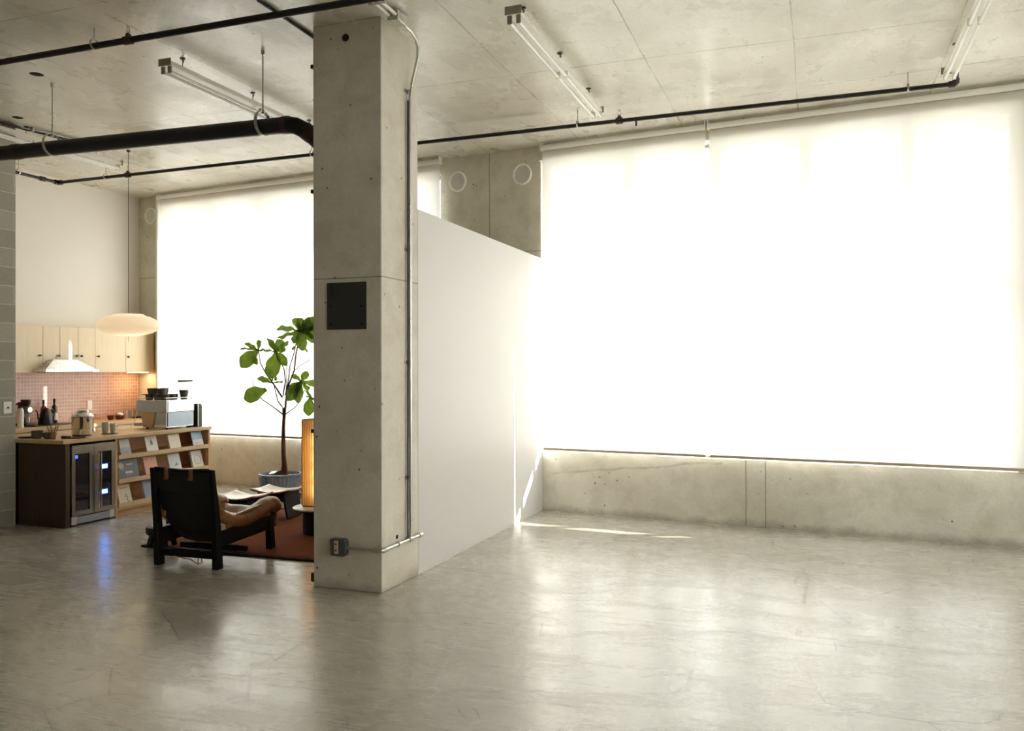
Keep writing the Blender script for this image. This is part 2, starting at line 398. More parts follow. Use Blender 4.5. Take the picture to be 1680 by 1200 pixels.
# block wall
t = NT('block_masonry'); s_ = t.n('ShaderNodeSeparateXYZ'); t.l(t.c, s_.inputs[0]); cb = t.n('ShaderNodeCombineXYZ')
t.l(t.math('ADD', s_.outputs[0], t.math('MULTIPLY', s_.outputs[1], 1)), cb.inputs[0]); t.l(t.math('ADD', s_.outputs[2], .024), cb.inputs[1])
br = t.n('ShaderNodeTexBrick'); t.l(cb.outputs[0], br.inputs[0]); br.inputs['Scale'].default_value = 1
br.inputs['Brick Width'].default_value = .39; br.inputs['Row Height'].default_value = .1905; br.inputs['Mortar Size'].default_value = .005; br.inputs['Mortar Smooth'].default_value = .3
br.inputs['Color1'].default_value = (*srgb(186, 183, 170), 1); br.inputs['Color2'].default_value = (*srgb(166, 163, 150), 1); br.inputs['Mortar'].default_value = (*srgb(215, 210, 196), 1)
fz = t.noise(60, None, 4)
t.bump(t.math('ADD', t.math('MULTIPLY', br.outputs['Fac'], -.6), fz), .35, .005)
m_block = t.set(col=t.mix(t.ramp(fz, [(.3, .35), (.65, 0)]), br.outputs[0], srgb(120, 118, 108)), rough=.85)

# ------------------------------------------------------------------ the shell of the room
CZ = 4.11
struct('floor', MB().box((-9.6, -5.2, -.2), (5.6, 10.1, 0)), m_floor)
struct('ceiling', MB().box((-9.6, -5.2, CZ), (5.6, 10.2, CZ+.25)), m_ceil)
b = MB()
b.box((-9.45, 0, 0), (5.45, .3, .666)); b.box((2.2, 0, .666), (5.3, .3, .95)); b.box((-9.45, 0, .655), (-8.91, .3, CZ)); b.box((-4.25, 0, .655), (-2.93, .3, CZ))
b.box((5.3, 0, .655), (5.45, .3, CZ)); b.box((1.70, 0, .655), (2.2, .42, CZ)); b.box((-8.91, -.07, 3.93), (-4.25, .3, CZ)); b.box((-2.93, -.07, 3.93), (1.7, .3, CZ)); b.box((1.7, -.07, 3.93), (5.3, .3, CZ))  # window heads pushed inwards behind the blinds, added to darken the blind tops
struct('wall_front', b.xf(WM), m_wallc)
struct('wall_left', MB().box((-9.5, -5.1, 0), (-9.354, 10.0, CZ)), m_white)
struct('wall_rear', MB().box((-9.5, -5.2, 0), (5.55, -5.05, CZ)), m_grey)
b = MB(); ys = [-5.2] + [q for p_ in RW for q in p_] + [8.25]
for i in range(0, len(ys), 2): b.box((RX, ys[i], 0), (RX+.15, ys[i+1], CZ))
for y0, y1 in RW: b.box((RX, y0, 0), (RX+.15, y1, .5)); b.box((RX, y0, 4.0), (RX+.15, y1, CZ))
struct('wall_right', b, m_white)
struct('wall_block', MB().box((-7.935, -5.05, 0), (-7.735, 6.385, CZ)), m_block)
yw = lambda x: 8.705 - x*math.tan(TH)
struct('wall_partition', MB().prism([(-3.03, 5.885), (-2.902, 5.885), (-2.902, yw(-2.902)-.002), (-3.03, yw(-3.03)-.002)], 0, 2.838), m_part)

# windows: frame first, its glass as a child
def window(n, ss, zs=(.655, 3.97), bars=(), m=None, w_=.05):
    s0, s1 = ss[0], ss[-1]; b = MB()
    b.box((s0, .11, zs[0]), (s1, .17, zs[0]+.025)); b.box((s0, .11, zs[1]-.07), (s1, .17, zs[1]))
    for i, q in enumerate(ss):
        h = w_
        x0, x1 = max(s0, q-h), min(s1, q+h)
        b.box((x0, .11, zs[0]), (x1, .17, zs[1]))
    for (a, c_, z) in bars: b.box((a, .12, z-.027), (c_, .18, z+.027))
    ob = struct('window_%d' % n, b.xf(m), m_frame, loc=None)
    g = MB().box((s0+.01, .147, zs[0]+.01), (s1-.01, .153, zs[1]-.01)).xf(m)
    p_ = put('window_pane', g, m_glass, parent=ob); return ob
window(1, [-2.93, -1.94, -.996, -.10, .82, 1.70], bars=[(.82, 1.70, 2.372)], m=WM)
window(5, [2.2, 3.2, 4.25, 5.3], zs=(.95, 3.97), m=WM)
window(2, [-8.91, -7.95, -7.02, -6.09, -5.16, -4.25], m=WM)
for i, (y0, y1) in enumerate(RW):
    mm = Matrix.Translation((RX-.08, (y0+y1)/2, 0)) @ Matrix.Rotation(R(-90), 4, 'Z')
    hw = (y1-y0)/2
    window(3+i, [-hw, 0, hw], zs=(.5, 4.0), m=mm)

# ------------------------------------------------------------------ outside
m_pave = plain('pavement', srgb(186, 180, 168), .9, var=.1, scale=.3)
m_bld = plain('pale_render', srgb(222, 218, 208), .8, scale=1)
m_roofd = plain('dark_roof', srgb(110, 116, 118), .8)
m_shut = plain('dark_opening', srgb(60, 64, 66), .6)
m_hedge = plain('dry_hedge', srgb(128, 118, 88), .95, var=.35, scale=5)
m_leafout = plain('grey_green_leaves', srgb(92, 102, 80), .9, var=.35, scale=3)
tag(put('ground', MB().box((-70, 9.9, -1.9), (90, 150, -1.7)).box((5.7, -60, -1.9), (90, 9.9, -1.7)), m_pave), kind='structure')
b = MB().box((-9.5, .31, 4.12), (5.5, .48, 4.3)).xf(WM)
tag(put('canopy', b, m_bld), 'concrete canopy slab running above the outside of the windows', 'canopy')
rb = thing('neighbouring_building', 'long low pale building with dark roof seen faintly through right pane', 'building', (10, 60, -1.7))
put('wall', MB().box((2, 60, -1.7), (44, 72, 1.7)), m_bld, rb)
put('roof', MB().box((9.2, 59.6, 1.7), (44.5, 72.5, 2.95)).box((13, 62, 2.95), (20, 70, 3.5)), m_roofd, rb)
for x in (9.3, 10.9, 12.6, 15, 18, 21): put('window', MB().box((x, 59.93, -.6), (x+.55, 60.0, .7)), m_shut, rb)
for x in (8.8, 9.95, 11.7, 13.6): put('pilaster', MB().box((x, 59.7, -1.7), (x+.12, 60.0, 1.3)), m_roofd, rb)
random.seed(4)
def blob(name, c, r, mat, label, cat, seed, n=60):
    rnd = random.Random(seed); b = MB()
    for _ in range(n):
        d_ = Vector((rnd.gauss(0, 1), rnd.gauss(0, 1), rnd.gauss(0, 1))).normalized()*rnd.random()**.4
        p_ = Vector((c[0]+d_.x*r[0], c[1]+d_.y*r[1], c[2]+d_.z*r[2])); s_ = rnd.uniform(.16, .3)*min(r)
        b.lathe([(0.001, -s_), (s_*.8, -s_*.6), (s_, 0), (s_*.75, s_*.6), (0.001, s_)], p_, 7, Matrix.Rotation(rnd.random()*3, 3, 'X'))
    t_ = thing(name, label, cat, (c[0], c[1], -1.7))
    put('crown', b, mat, t_); put('trunk', MB().tube([(c[0], c[1], -1.7), (c[0], c[1], c[2])], .18, 8), m_iron, t_); return t_
hd = MB()
hd.grid(lambda u, v: (5.2+6.6*u, 52+1.6*math.sin(v*PI)*.0-(.9*math.cos(v*PI)), -1.7+2.35*math.sin(v*PI)**.5*(1+.05*math.sin(37*u)+.04*math.sin(91*u+5*v))), 60, 10)
hd.f.append([0, 660-50, 1]); hd.sm.append(False)
hd.f.pop(); hd.sm.pop()
tag(put('hedge', hd, m_hedge, loc=(8.5, 52, -1.7)), 'dry brownish hedge in front of the pale building outside', 'hedge')
blob('tree', (8.2, 78, 2.6), (2.6, 2, 1.9), m_leafout, 'hazy tree rising behind the pale building outside', 'tree', 3)
blob('tree', (13, 84, 3.0), (3.4, 2, 1.6), m_leafout, 'wider hazy tree behind dark roof outside', 'tree', 5)
tag(put('kerb_wall', MB().box((4, 44, -1.7), (30, 44.4, -1.0)), m_bld, loc=(17, 44, -1.7)), 'low white wall across the paving outside the right pane', 'wall')
tw = thing('sun_blocker', 'unseen tall pale block added to keep the sun off the right windows', 'building', (31, 9, -1.7))  # unseen block, added only to shade the right-hand windows from the sun
put('wall', MB().box((31, 1.5, -1.7), (38, 15.3, 15)), m_bld, tw)
for z in (1, 4, 7, 10):
    for y in (3, 6, 9, 12): put('window', MB().box((30.95, y, z), (31, y+1.2, z+1.5)), m_shut, tw)

# ------------------------------------------------------------------ roller blinds
def blind(s0, s1, label, group, ztop=4.02, channel=False):
    loc = WM @ Vector(((s0+s1)/2, -.10, .70))
    t_ = thing('roller_blind', label, 'blind', loc, group)
    d0 = -.10
    fb = MB().grid(lambda u, v: (s0+(s1-s0)*u, d0+.0025*math.sin(u*9+v*3)*(1-v), .70+(ztop-.70)*v), 40, 24).xf(WM)
    put('fabric', fb, m_blind, t_)
    tb = MB().tube([(s0-.01, d0-.022, 4.052), (s1+.01, d0-.022, 4.052)], .029, 16).xf(WM); put('roller_tube', tb, m_fix, t_)
    put('bottom_bar', MB().box((s0, d0-.008, .688), (s1, d0+.008, .714)).xf(WM), m_bar, t_, bevel=.003)
    for q in (s0-.012, s1+.004): put('bracket', MB().box((q, d0-.05, 4.02), (q+.008, d0+.03, 4.11)).xf(WM), m_fix, t_)
    if channel: put('side_channel', MB().box((s0-.035, d0-.03, .69), (s0-.003, -.002, 4.02)).xf(WM), m_fix, t_)
    return t_
m_bar = plain('blind_bar', srgb(176, 160, 134), .5)
blind(-2.862, -1.045, 'left roller blind of the main window, next to the white partition', None)
blind(-1.005, 4.95, 'wide right roller blind of the main window with building faintly showing through', None)
blind(-8.88, -5.93, 'roller blind behind the kitchen island and fig tree', None, channel=True)
blind(-5.89, -4.195, 'roller blind showing between concrete column and vented pier', None)
# ------------------------------------------------------------------ column, its plate and conduit
col_t = thing('concrete_column', 'square concrete column standing floor to ceiling at the end of the white partition', 'column', (-3.183, 5.5925, 0))
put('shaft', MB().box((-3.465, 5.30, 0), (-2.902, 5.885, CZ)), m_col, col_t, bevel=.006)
put('tie_hole', MB().lathe([(.0001, -.002), (.028, -.002), (.028, .002), (.022, .002), (.0001, .0015)], (-3.19, 5.299, 3.996), 20, Matrix.Rotation(R(90), 4, 'X')), m_dark, col_t)
pl_t = thing('steel_plate', 'dark square steel plate bolted on the front of the column', 'plate', (-3.182, 5.297, 1.883))
m_plate = plain('dark_steel_plate', srgb(52, 52, 48), .5, var=.12, scale=14)
put('plate', MB().box((-3.344, 5.290, 1.883), (-3.020, 5.299, 2.223)), m_plate, pl_t, bevel=.002)
for x in (-3.31, -3.055):
    for z in (1.92, 2.05, 2.19):
        put('screw', MB().lathe([(.0001, -.004), (.008, -.003), (.009, 0)], (x, 5.289, z), 10, Matrix.Rotation(R(-90), 4, 'X')), m_dark, pl_t)
for x, y, z in ((-3.478, 5.33, 3.831), (-3.478, 5.33, 2.908), (-3.478, 5.33, 1.140)):
    bk = thing('wall_bracket', {3.831: 'topmost small black bracket on the left side of the column', 2.908: 'small black bracket on the column side below the thick black pipe',
               1.140: 'small black bracket on the column side, beside the lit floor lamp'}[z], 'bracket', (x, y, z))
    put('plate', MB().box((x+.009, y-.02, z-.028), (x+.013, y+.03, z+.028)), m_black, bk)
    put('arm', MB().box((x-.022, y-.012, z-.014), (x+.009, y+.014, z+.014)), m_black, bk, bevel=.003)
bk = thing('wall_bracket', 'small dark bracket at the foot of the column, left side', 'bracket', (-3.478, 5.33, .05))
put('arm', MB().box((-3.50, 5.315, .03), (-3.465, 5.35, .095)), m_iron, bk, bevel=.004)

cx = -2.876
ec = thing('electrical_conduit', 'galvanised conduit running up the right side of the column from a low outlet box', 'conduit', (-2.89, 5.5, .3))
ob_ = put('outlet_box', MB().prism([(-.052, -.062), (.052, -.062), (.066, -.045), (.066, .045), (.052, .062), (-.052, .062), (-.06, .05), (-.06, -.05)], 0, .052,
          Matrix.Translation((-3.235, 5.30, .312)) @ Matrix.Rotation(R(90), 4, 'X')), plain('outlet_box_grey', srgb(78, 80, 76), .5), ec, bevel=.004)
sk = put('socket', MB().box((-3.258, 5.243, .268), (-3.226, 5.249, .362)), plain('socket_pink', srgb(206, 176, 158), .5), ob_, bevel=.002)
for z in (.333, .288): put('socket_slot', MB().box((-3.249, 5.2415, z), (-3.236, 5.244, z+.010)), m_dark, ec)
put('horizontal_run', MB().tube([(-3.17, 5.272, .312), (-2.93, 5.272, .312)], .0105, 12), m_galv, ec)
put('elbow_fitting', MB().tube([(-2.945, 5.272, .312), (-2.915, 5.272, .312), (-2.888, 5.274, .312), (-2.878, 5.285, .312), (cx, 5.31, .312), (cx, 5.335, .312)], .019, 14), m_galv, ec)
put('side_run', MB().tube([(cx, 5.33, .312), (cx, 5.90, .312)], .0135, 12), m_galv, ec)
for y in (5.52, 5.70, 5.865): put('coupling', MB().tube([(cx, y-.025, .312), (cx, y+.025, .312)], .0185, 14), m_galv, ec)
up = [(cx, 5.70, .325), (cx, 5.70, .36), (cx, 5.705, .42), (cx, 5.70, .55), (cx, 5.70, 2.0), (cx, 5.70, 3.55), (-2.872, 5.70, 3.66), (-2.855, 5.70, 3.76), (-2.828, 5.70, 3.86), (-2.802, 5.69, 3.94), (-2.786, 5.66, 4.0), (-2.775, 5.60, 4.04), (-2.765, 5.50, 4.06), (-2.757, 5.34, 4.062)]
put('riser', MB().tube(up, .0125, 12), m_galv, ec)
put('riser_cable', MB().tube([(cx-.004, 5.665, .33), (cx-.008, 5.672, .6), (cx-.008, 5.678, 2.0), (cx-.008, 5.68, 3.4), (cx-.006, 5.68, 3.62)], .006, 8), m_plate, ec)
for z in (.78, 1.645, 2.497, 3.694):
    put('strap', MB().box((-2.901, 5.655, z-.012), (-2.892, 5.745, z+.012)).tube([(cx, 5.70, z-.012), (cx, 5.70, z+.012)], .0165, 12), m_galv, ec)
jb = put('junction_box', MB().box((-2.80, 5.20, 4.025), (-2.715, 5.34, 4.095)), m_galv, ec, bevel=.004)
for x in (-2.785, -2.735): put('ceiling_run', MB().tube([(x, 5.20, 4.06), (x, 5.12, 4.065), (x, 3.2, 4.07)], .0125, 12), m_fix, ec)
put('ceiling_clamp', MB().box((-2.82, 4.98, 4.05), (-2.70, 5.0, 4.11)), m_galv, ec)
put('conduit_hole', MB().box((-2.903, 5.515, .345), (-2.8995, 5.545, .372)), m_dark, ec)

cb_ = tag(put('ceiling_cable', MB().tube([(-3.543, 4.76, 4.098), (-3.543, 5.1, 4.098), (-3.551, 5.44, 4.098), (-3.52, 6.1, 4.098)], .012, 8), m_pipe, loc=(-3.545, 6.0, 4.09)),
          'thin black cable along the ceiling left of the column', 'cable')

# ------------------------------------------------------------------ black service pipes
def rod(b, x, y, z0, z1=CZ, r=.005): b.tube([(x, y, z0), (x, y, z1)], r, 8)
def ring(b, c, r, w, axis='X', th=.003, seg=20):
    c = Vector(c); pts = []
    for k_ in range(seg+1):
        a = 2*PI*k_/seg
        pts.append((c.x, c.y+r*math.sin(a), c.z+r*math.cos(a)) if axis == 'X' else (c.x+r*math.sin(a), c.y, c.z+r*math.cos(a)))
    off = Vector((w/2, 0, 0)) if axis == 'X' else Vector((0, w/2, 0))
    for i in range(seg):
        p, q = Vector(pts[i]), Vector(pts[i+1])
        pi, qi = c+(p-c)*(1-th/r), c+(q-c)*(1-th/r)
        b.add([p-off, q-off, q+off, p+off, pi-off, qi-off, qi+off, pi+off], [(0, 1, 2, 3), (7, 6, 5, 4), (0, 4, 5, 1), (3, 2, 6, 7)], True)
def sprinkler(parent, x, y, z):
    s_ = put('sprinkler_head', MB().tube([(x-.032, y, z), (x+.032, y, z)], .031, 14).tube([(x, y, z), (x, y, z+.045)], .019, 12), m_iron, parent)
    put('nozzle', MB().tube([(x, y, z+.045), (x, y, z+.06)], .011, 10).tube([(x-.012, y, z+.055), (x-.014, y, z+.085), (x, y, z+.10)], .003, 6).tube([(x+.012, y, z+.055), (x+.014, y, z+.085), (x, y, z+.10)], .003, 6)
        .tube([(x, y, z+.10), (x, y, z+.104)], .016, 12), m_galv, s_)
def hang(parent, x, y, z, r, axis='X'):
    b = MB(); ring(b, (x, y, z+.012), r+.016, .016, axis); rod(b, x, y, z+r+.028)
    put('hanger', b, m_galv, parent)
pa = thing('sprinkler_pipe', 'black sprinkler pipe crossing in front of the column top', 'pipe', (-3, 4.755, 3.98))
put('pipe_run', MB().tube([(-7.736, 4.755, 3.975), (5.3, 4.755, 3.975)], .0235, 14), m_pipe, pa)
sprinkler(pa, -4.66, 4.755, 3.975); hang(pa, -4.975, 4.755, 3.975, .0235); hang(pa, -1.2, 4.755, 3.975, .0235); sprinkler(pa, -1.5, 4.755, 3.975)
yb = lambda x: 7.96 + (x+8.8)*(-.009)
pb = thing('sprinkler_pipe', 'long thin black sprinkler pipe running parallel above the window blinds', 'pipe', (-3.9, yb(-3.9), 3.955))
put('pipe_run', MB().tube([(-8.9, yb(-8.9), 3.94), (1.10, yb(1.1), 3.975)], .0195, 14), m_pipe, pb)
put('branch_run', MB().tube([(-8.92, yb(-8.9), 3.94), (-8.92, 6.58, 3.94)], .0195, 12), m_pipe, pb)
put('elbow', MB().tube([(-8.92, yb(-8.9)-.05, 3.94), (-8.92, yb(-8.9), 3.94), (-8.86, yb(-8.9), 3.94)], .030, 14), m_iron, pb)
put('coupling', MB().tube([(-8.92, 7.70, 3.94), (-8.92, 7.77, 3.94)], .029, 14), m_iron, pb)
put('end_elbow', MB().tube([(1.06, yb(1.1), 3.975), (1.10, yb(1.1), 3.975), (1.115, yb(1.1), 3.99), (1.115, yb(1.1), 4.02)], .028, 14), m_pipe, pb)
put('end_bracket', MB().box((1.095, yb(1.1)-.01, 4.03), (1.10, yb(1.1)+.03, 4.095)).box((1.13, yb(1.1)-.01, 4.03), (1.135, yb(1.1)+.03, 4.095)).box((1.095, yb(1.1)-.01, 4.03), (1.135, yb(1.1)+.03, 4.035)).box((1.095, yb(1.1)-.01, 4.09), (1.135, yb(1.1)+.03, 4.11)), m_pipe, pb)
sprinkler(pb, -7.80, yb(-7.8), 3.944); sprinkler(pb, -1.756, yb(-1.756), 3.965)
for x in (-8.146, -5.2, -2.169, .75): hang(pb, x, yb(x), 3.94+(x+8.9)*.0035, .0195)
hang(pb, -8.92, 7.40, 3.94, .0195, 'Y')
put('drop_clamp', MB().box((-1.60, 7.885, 3.90), (-1.585, 7.905, 3.985)), m_pipe, pb)
pf = thing('drain_pipe', 'thick black drain pipe hung on two clevis rings left of the column', 'pipe', (-6, 5.56, 3.54))
zf = lambda x: 3.548 + (x+6.7)*(-.016)
put('pipe_run', MB().tube([(-7.736, 5.56, zf(-7.736)), (-3.90, 5.56, zf(-3.9))], .064, 24), m_pipe, pf)
put('elbow', MB().tube([(-3.92, 5.56, zf(-3.9)), (-3.86, 5.56, 3.503), (-3.80, 5.575, 3.492), (-3.74, 5.62, 3.46), (-3.70, 5.66, 3.42), (-3.62, 5.74, 3.33), (-3.54, 5.82, 3.24), (-3.44, 5.92, 3.14), (-3.36, 5.99, 3.05)], .066, 24), m_pipe, pf)
put('lower_run', MB().tube([(-3.40, 5.96, 3.10), (-3.33, 6.02, 3.0), (-3.30, 6.04, 2.9), (-3.30, 6.04, 0)], .064, 20), m_pipe, pf)
for p_, q_ in (((-6.76, 5.56, zf(-6.8)), (-6.68, 5.56, zf(-6.7))), ((-3.90, 5.56, 3.504), (-3.85, 5.56, 3.502)), ((-3.745, 5.615, 3.463), (-3.705, 5.655, 3.425))):
    put('coupling_band', MB().tube([p_, q_], .069, 24), m_iron, pf)
for x in (-6.297, -4.095):
    b = MB(); ring(b, (x, 5.56, zf(x)+.03), .098, .028, 'X', .004, 28); put('clevis_ring', b, m_galv, pf)
    b = MB(); rod(b, x, 5.56, zf(x)+.115, CZ, .006); b.tube([(x, 5.56, zf(x)+.105), (x, 5.56, zf(x)+.14)], .012, 8).tube([(x, 5.56, CZ-.03), (x, 5.56, CZ)], .014, 8); put('hanger_rod', b, m_galv, pf)

# flexible conduit pair along the ceiling at the far left
fc_ = thing('flexible_cable', 'pair of dark cables curving along the ceiling beside the leftmost light', 'cable', (-7.6, 6.6, 4.09))
put('cable_run', MB().tube([(-7.72, 6.02, 4.085), (-7.715, 6.10, 4.085), (-7.70, 6.22, 4.085), (-7.68, 6.45, 4.085), (-7.62, 6.8, 4.085), (-7.56, 7.05, 4.085), (-7.53, 7.3, 4.085)], .014, 10), m_plate, fc_)
put('cable_run', MB().tube([(-7.72, 6.30, 4.09), (-7.60, 6.6, 4.09), (-7.55, 6.9, 4.09), (-7.50, 7.15, 4.08), (-7.49, 7.25, 4.06)], .009, 10), m_galv, fc_)
for p_ in ((-7.66, 6.5, 4.085), (-7.57, 7.0, 4.085)): put('clip', MB().box((p_[0]-.03, p_[1]-.01, 4.07), (p_[0]+.04, p_[1]+.01, 4.108)), m_galv, fc_)
for i, (x, y, s_) in enumerate(((-6.222, 5.336, .055), (-7.469, 6.189, .05))):
    o_ = tag(put('ceiling_hole', MB().lathe([(.0001, -.004), (s_*.75, -.004), (s_, 0), (s_, .0)], (x, y, CZ), 24), m_dark, loc=(x, y, CZ-.004)),
             ['dark round knockout in the ceiling in front of the thick pipe', 'small dark round knockout in the ceiling above the leftmost light'][i], 'hole')

# ------------------------------------------------------------------ fluorescent battens
def batten():
    x, y0, y1 = 0, 0, 2.33
    t_ = thing('fluorescent_light', '', 'light', (0, 0, 0), 'bare twin tube fluorescent battens under the ceiling')
    put('housing', MB().prism([(-.046, .008), (.046, .008), (.036, .045), (-.036, .045)], 0, 2.33, Matrix.Translation((0, 2.33, 0)) @ Matrix.Rotation(R(90), 4, 'X')), m_fix, t_, bevel=.003)
    for y in (-.003, 2.328): put('end_plate', MB().box((-.06, y, -.002), (.06, y+.005, .055)), m_fixend, t_)
    for sx in (-.032, .032):
        for ya, yb_ in ((.03, 1.155), (1.175, 2.30)):
            put('lamp_tube', MB().tube([(sx, ya, -.042), (sx, yb_, -.042)], .0135, 14), m_tubeglass, t_)
        for y in (.012, 1.158, 2.302): put('lamp_holder', MB().box((sx-.016, y, -.058), (sx+.016, y+.016, .0)), m_fixend if y == .012 else m_fix, t_, bevel=.003)
    for y in (.2, 1.1, 2.0):
        b = MB().tube([(0, y, .05), (0, y, .125)], .003, 6).tube([(0, y, .118), (0, y, .126)], .022, 10).tube([(0, y, .085), (.012, y, .1), (0, y, .115)], .004, 6)
        put('hanger', b, m_iron, t_)
    return t_
F0 = batten(); FZ = 3.985
F0.location = (-1.905, 5.31, FZ); F0['label'] = 'fluorescent batten right of the column, ending over the vented pier'
F1 = dup(F0, (-4.80, 5.27, FZ), 'fluorescent batten hanging just left of the column above thick black pipe')
F2 = dup(F0, (1.03, 5.28, FZ), 'fluorescent batten at the top right corner near the sprinkler pipe end')
F3 = dup(F0, (-7.665, 5.35, FZ), 'fluorescent batten at far left above the kitchen, partly behind the thick pipe')

# ------------------------------------------------------------------ round air vents in the piers
m_ventrim = plain('vent_rim', srgb(214, 206, 190), .4)
m_throat = plain('vent_throat', srgb(40, 38, 36), .6)
m_ventrim = plain('vent_white', srgb(250, 247, 240), .35, var=.01)
def vent(label, s, z, dark=False):
    c = WM @ Vector((s, 0, z)); t_ = thing('air_vent', label, 'vent', c)
    m = WM @ Matrix.Translation((s, -.001, z)) @ Matrix.Rotation(R(90), 4, 'X')
    put('rim', MB().lathe([(.122, 0), (.122, .012), (.114, .020), (.100, .020), (.096, .008), (.096, .0)], (0, 0, 0), 36).xf(m), m_ventrim, t_)
    b = MB()
    for k_ in range(-8, 9):
        zz = k_*.0112; hw = math.sqrt(max(0, .095**2-zz**2))
        if hw > .01: b.box((-hw, zz-.0036, .003), (hw, zz+.0036, .012), None)
    put('louvres', b.xf(m), m_ventrim, t_)
    put('throat', MB().lathe([(.0001, .0008), (.096, .0008)], (0, 0, 0), 30).xf(m), m_throat, t_)
vent('left round vent on the concrete pier, nearer the concrete column', -4.01, 3.815)
vent('right round vent on the concrete pier, beside the main blind', -3.16, 3.815)
vent('round vent high on the narrow kitchen pier', -9.16, 3.83, True)

# light switch on the block wall, low box at the bottom left corner of the view
sw = thing('light_switch', 'white light switch plate on the grey block wall', 'switch', (-7.73, 6.29, 1.20))
put('plate', MB().box((-7.7345, 6.245, 1.150), (-7.728, 6.335, 1.270)), m_fix, sw, bevel=.002)
put('toggle', MB().box((-7.728, 6.284, 1.200), (-7.714, 6.296, 1.218)), m_plate, sw)
gb = thing('equipment_case', 'low grey case with dark top at bottom left corner of the floor', 'case', (-3.75, 2.62, 0))
put('body', MB().box((-4.1, 2.35, 0), (-3.50, 2.80, .055)), plain('case_grey', srgb(122, 128, 124), .5), gb, bevel=.006)
put('lid', MB().box((-4.08, 2.37, .055), (-3.52, 2.78, .064)), m_plate, gb, bevel=.003)
# ------------------------------------------------------------------ kitchen
m_oak = wood('light_plywood', srgb(222, 196, 158), srgb(206, 176, 134), 'Y', .45)
m_oakx = wood('light_plywood_upright', srgb(242, 224, 194), srgb(232, 210, 176), 'Z', .45)
m_top = wood('worktop_wood', srgb(214, 184, 142), srgb(196, 160, 114), 'Y', .38)
m_panel = wood('island_side_wood', srgb(74, 48, 22), srgb(58, 36, 15), 'Z', .5)
m_inner = wood('shelf_wood', srgb(216, 176, 134), srgb(198, 154, 112), 'Y', .55)
m_knob = plain('dark_bronze_knob', srgb(46, 36, 28), .35)
t = NT('glare_paled_tile'); s_ = t.n('ShaderNodeSeparateXYZ'); t.l(t.c, s_.inputs[0]); cb = t.n('ShaderNodeCombineXYZ')
t.l(s_.outputs[1], cb.inputs[0]); t.l(s_.outputs[2], cb.inputs[1])
br = t.n('ShaderNodeTexBrick'); t.l(cb.outputs[0], br.inputs[0]); br.offset = 0; br.inputs['Scale'].default_value = 1
br.inputs['Brick Width'].default_value = .047; br.inputs['Row Height'].default_value = .047; br.inputs['Mortar Size'].default_value = .0024; br.inputs['Mortar Smooth'].default_value = .1
br.inputs['Color1'].default_value = (*srgb(208, 162, 144), 1); br.inputs['Color2'].default_value = (*srgb(194, 142, 122), 1); br.inputs['Mortar'].default_value = (*srgb(238, 220, 204), 1)  # red-brown tile, paled so that its colour holds the glare
t.bump(t.math('ADD', t.math('MULTIPLY', br.outputs['Fac'], -1), t.math('MULTIPLY', t.noise(14, None, 2), .5)), .25, .003)
m_tile = t.set(col=br.outputs[0], rough=.22, spec=.7)
XL = -9.354
tag(put('tiled_backsplash', MB().box((XL+.001, 6.60, .90), (XL+.012, 9.74, 1.553)), m_tile, loc=(XL, 8.2, .9)), 'backsplash of small square red-brown tiles with glare painted into their colour between worktop and wall cabinets', 'backsplash')

# wall cabinets; face at x=-9.03
def wall_cab(y0, y1, doors, label, knobs):
    t_ = thing('wall_cabinet', label, 'cabinet', (-9.19, (y0+y1)/2, 1.555), 'row of plywood wall cabinets')
    put('body', MB().box((XL, y0+.001, 1.555), (-9.05, y1-.001, 2.140)), m_oakx, t_)
    for i, (a, c) in enumerate(doors):
        d_ = put('door', MB().box((-9.048, a+.0025, 1.560), (-9.028, c-.0025, 2.138)), m_oakx, t_, bevel=.0015)
        k = knobs[i]
        put('knob', MB().tube([(-9.028, k, 1.770), (-9.012, k, 1.770)], .006, 8).tube([(-9.014, k, 1.770), (-8.998, k, 1.770)], .014, 12), m_knob, d_)
    return t_
wall_cab(6.90, 7.83, [(6.90, 7.36), (7.36, 7.83)], 'leftmost wall cabinet of the plywood row, beside the block wall', [7.30, 7.778])
wall_cab(7.83, 8.08, [(7.83, 8.08)], 'narrow wall cabinet left of the one over the range hood', [8.053])
wall_cab(8.08, 8.637, [(8.08, 8.36), (8.36, 8.637)], 'plywood wall cabinet directly over the steel range hood', [8.33, 8.40])
wall_cab(8.637, 9.163, [(8.637, 9.163)], 'plywood wall cabinet just right of the range hood', [8.678])
wall_cab(9.163, 9.695, [(9.163, 9.695)], 'rightmost wall cabinet of the plywood row, behind the pendant', [9.196])
h = thing('range_hood', 'low steel range hood with sloping top under the wall cabinets', 'hood', (-8.95, 8.09, 1.56))
HX = -9.026
b = MB().box((HX, 7.69, 1.565), (-8.82, 8.50, 1.598)); put('visor', b, m_mirror, h, bevel=.002)
b = MB().add([(HX, 7.72, 1.598), (HX, 8.48, 1.598), (-8.85, 8.48, 1.598), (-8.85, 7.72, 1.598), (HX, 7.92, 1.72), (HX, 8.28, 1.72), (-8.95, 8.28, 1.72), (-8.95, 7.92, 1.72)],
             [(0, 3, 2, 1), (4, 5, 6, 7), (0, 1, 5, 4), (1, 2, 6, 5), (2, 3, 7, 6), (3, 0, 4, 7)])
put('canopy', b, m_steel, h)
put('filter', MB().box((HX, 7.74, 1.558), (-8.86, 8.44, 1.566)), m_plate, h)
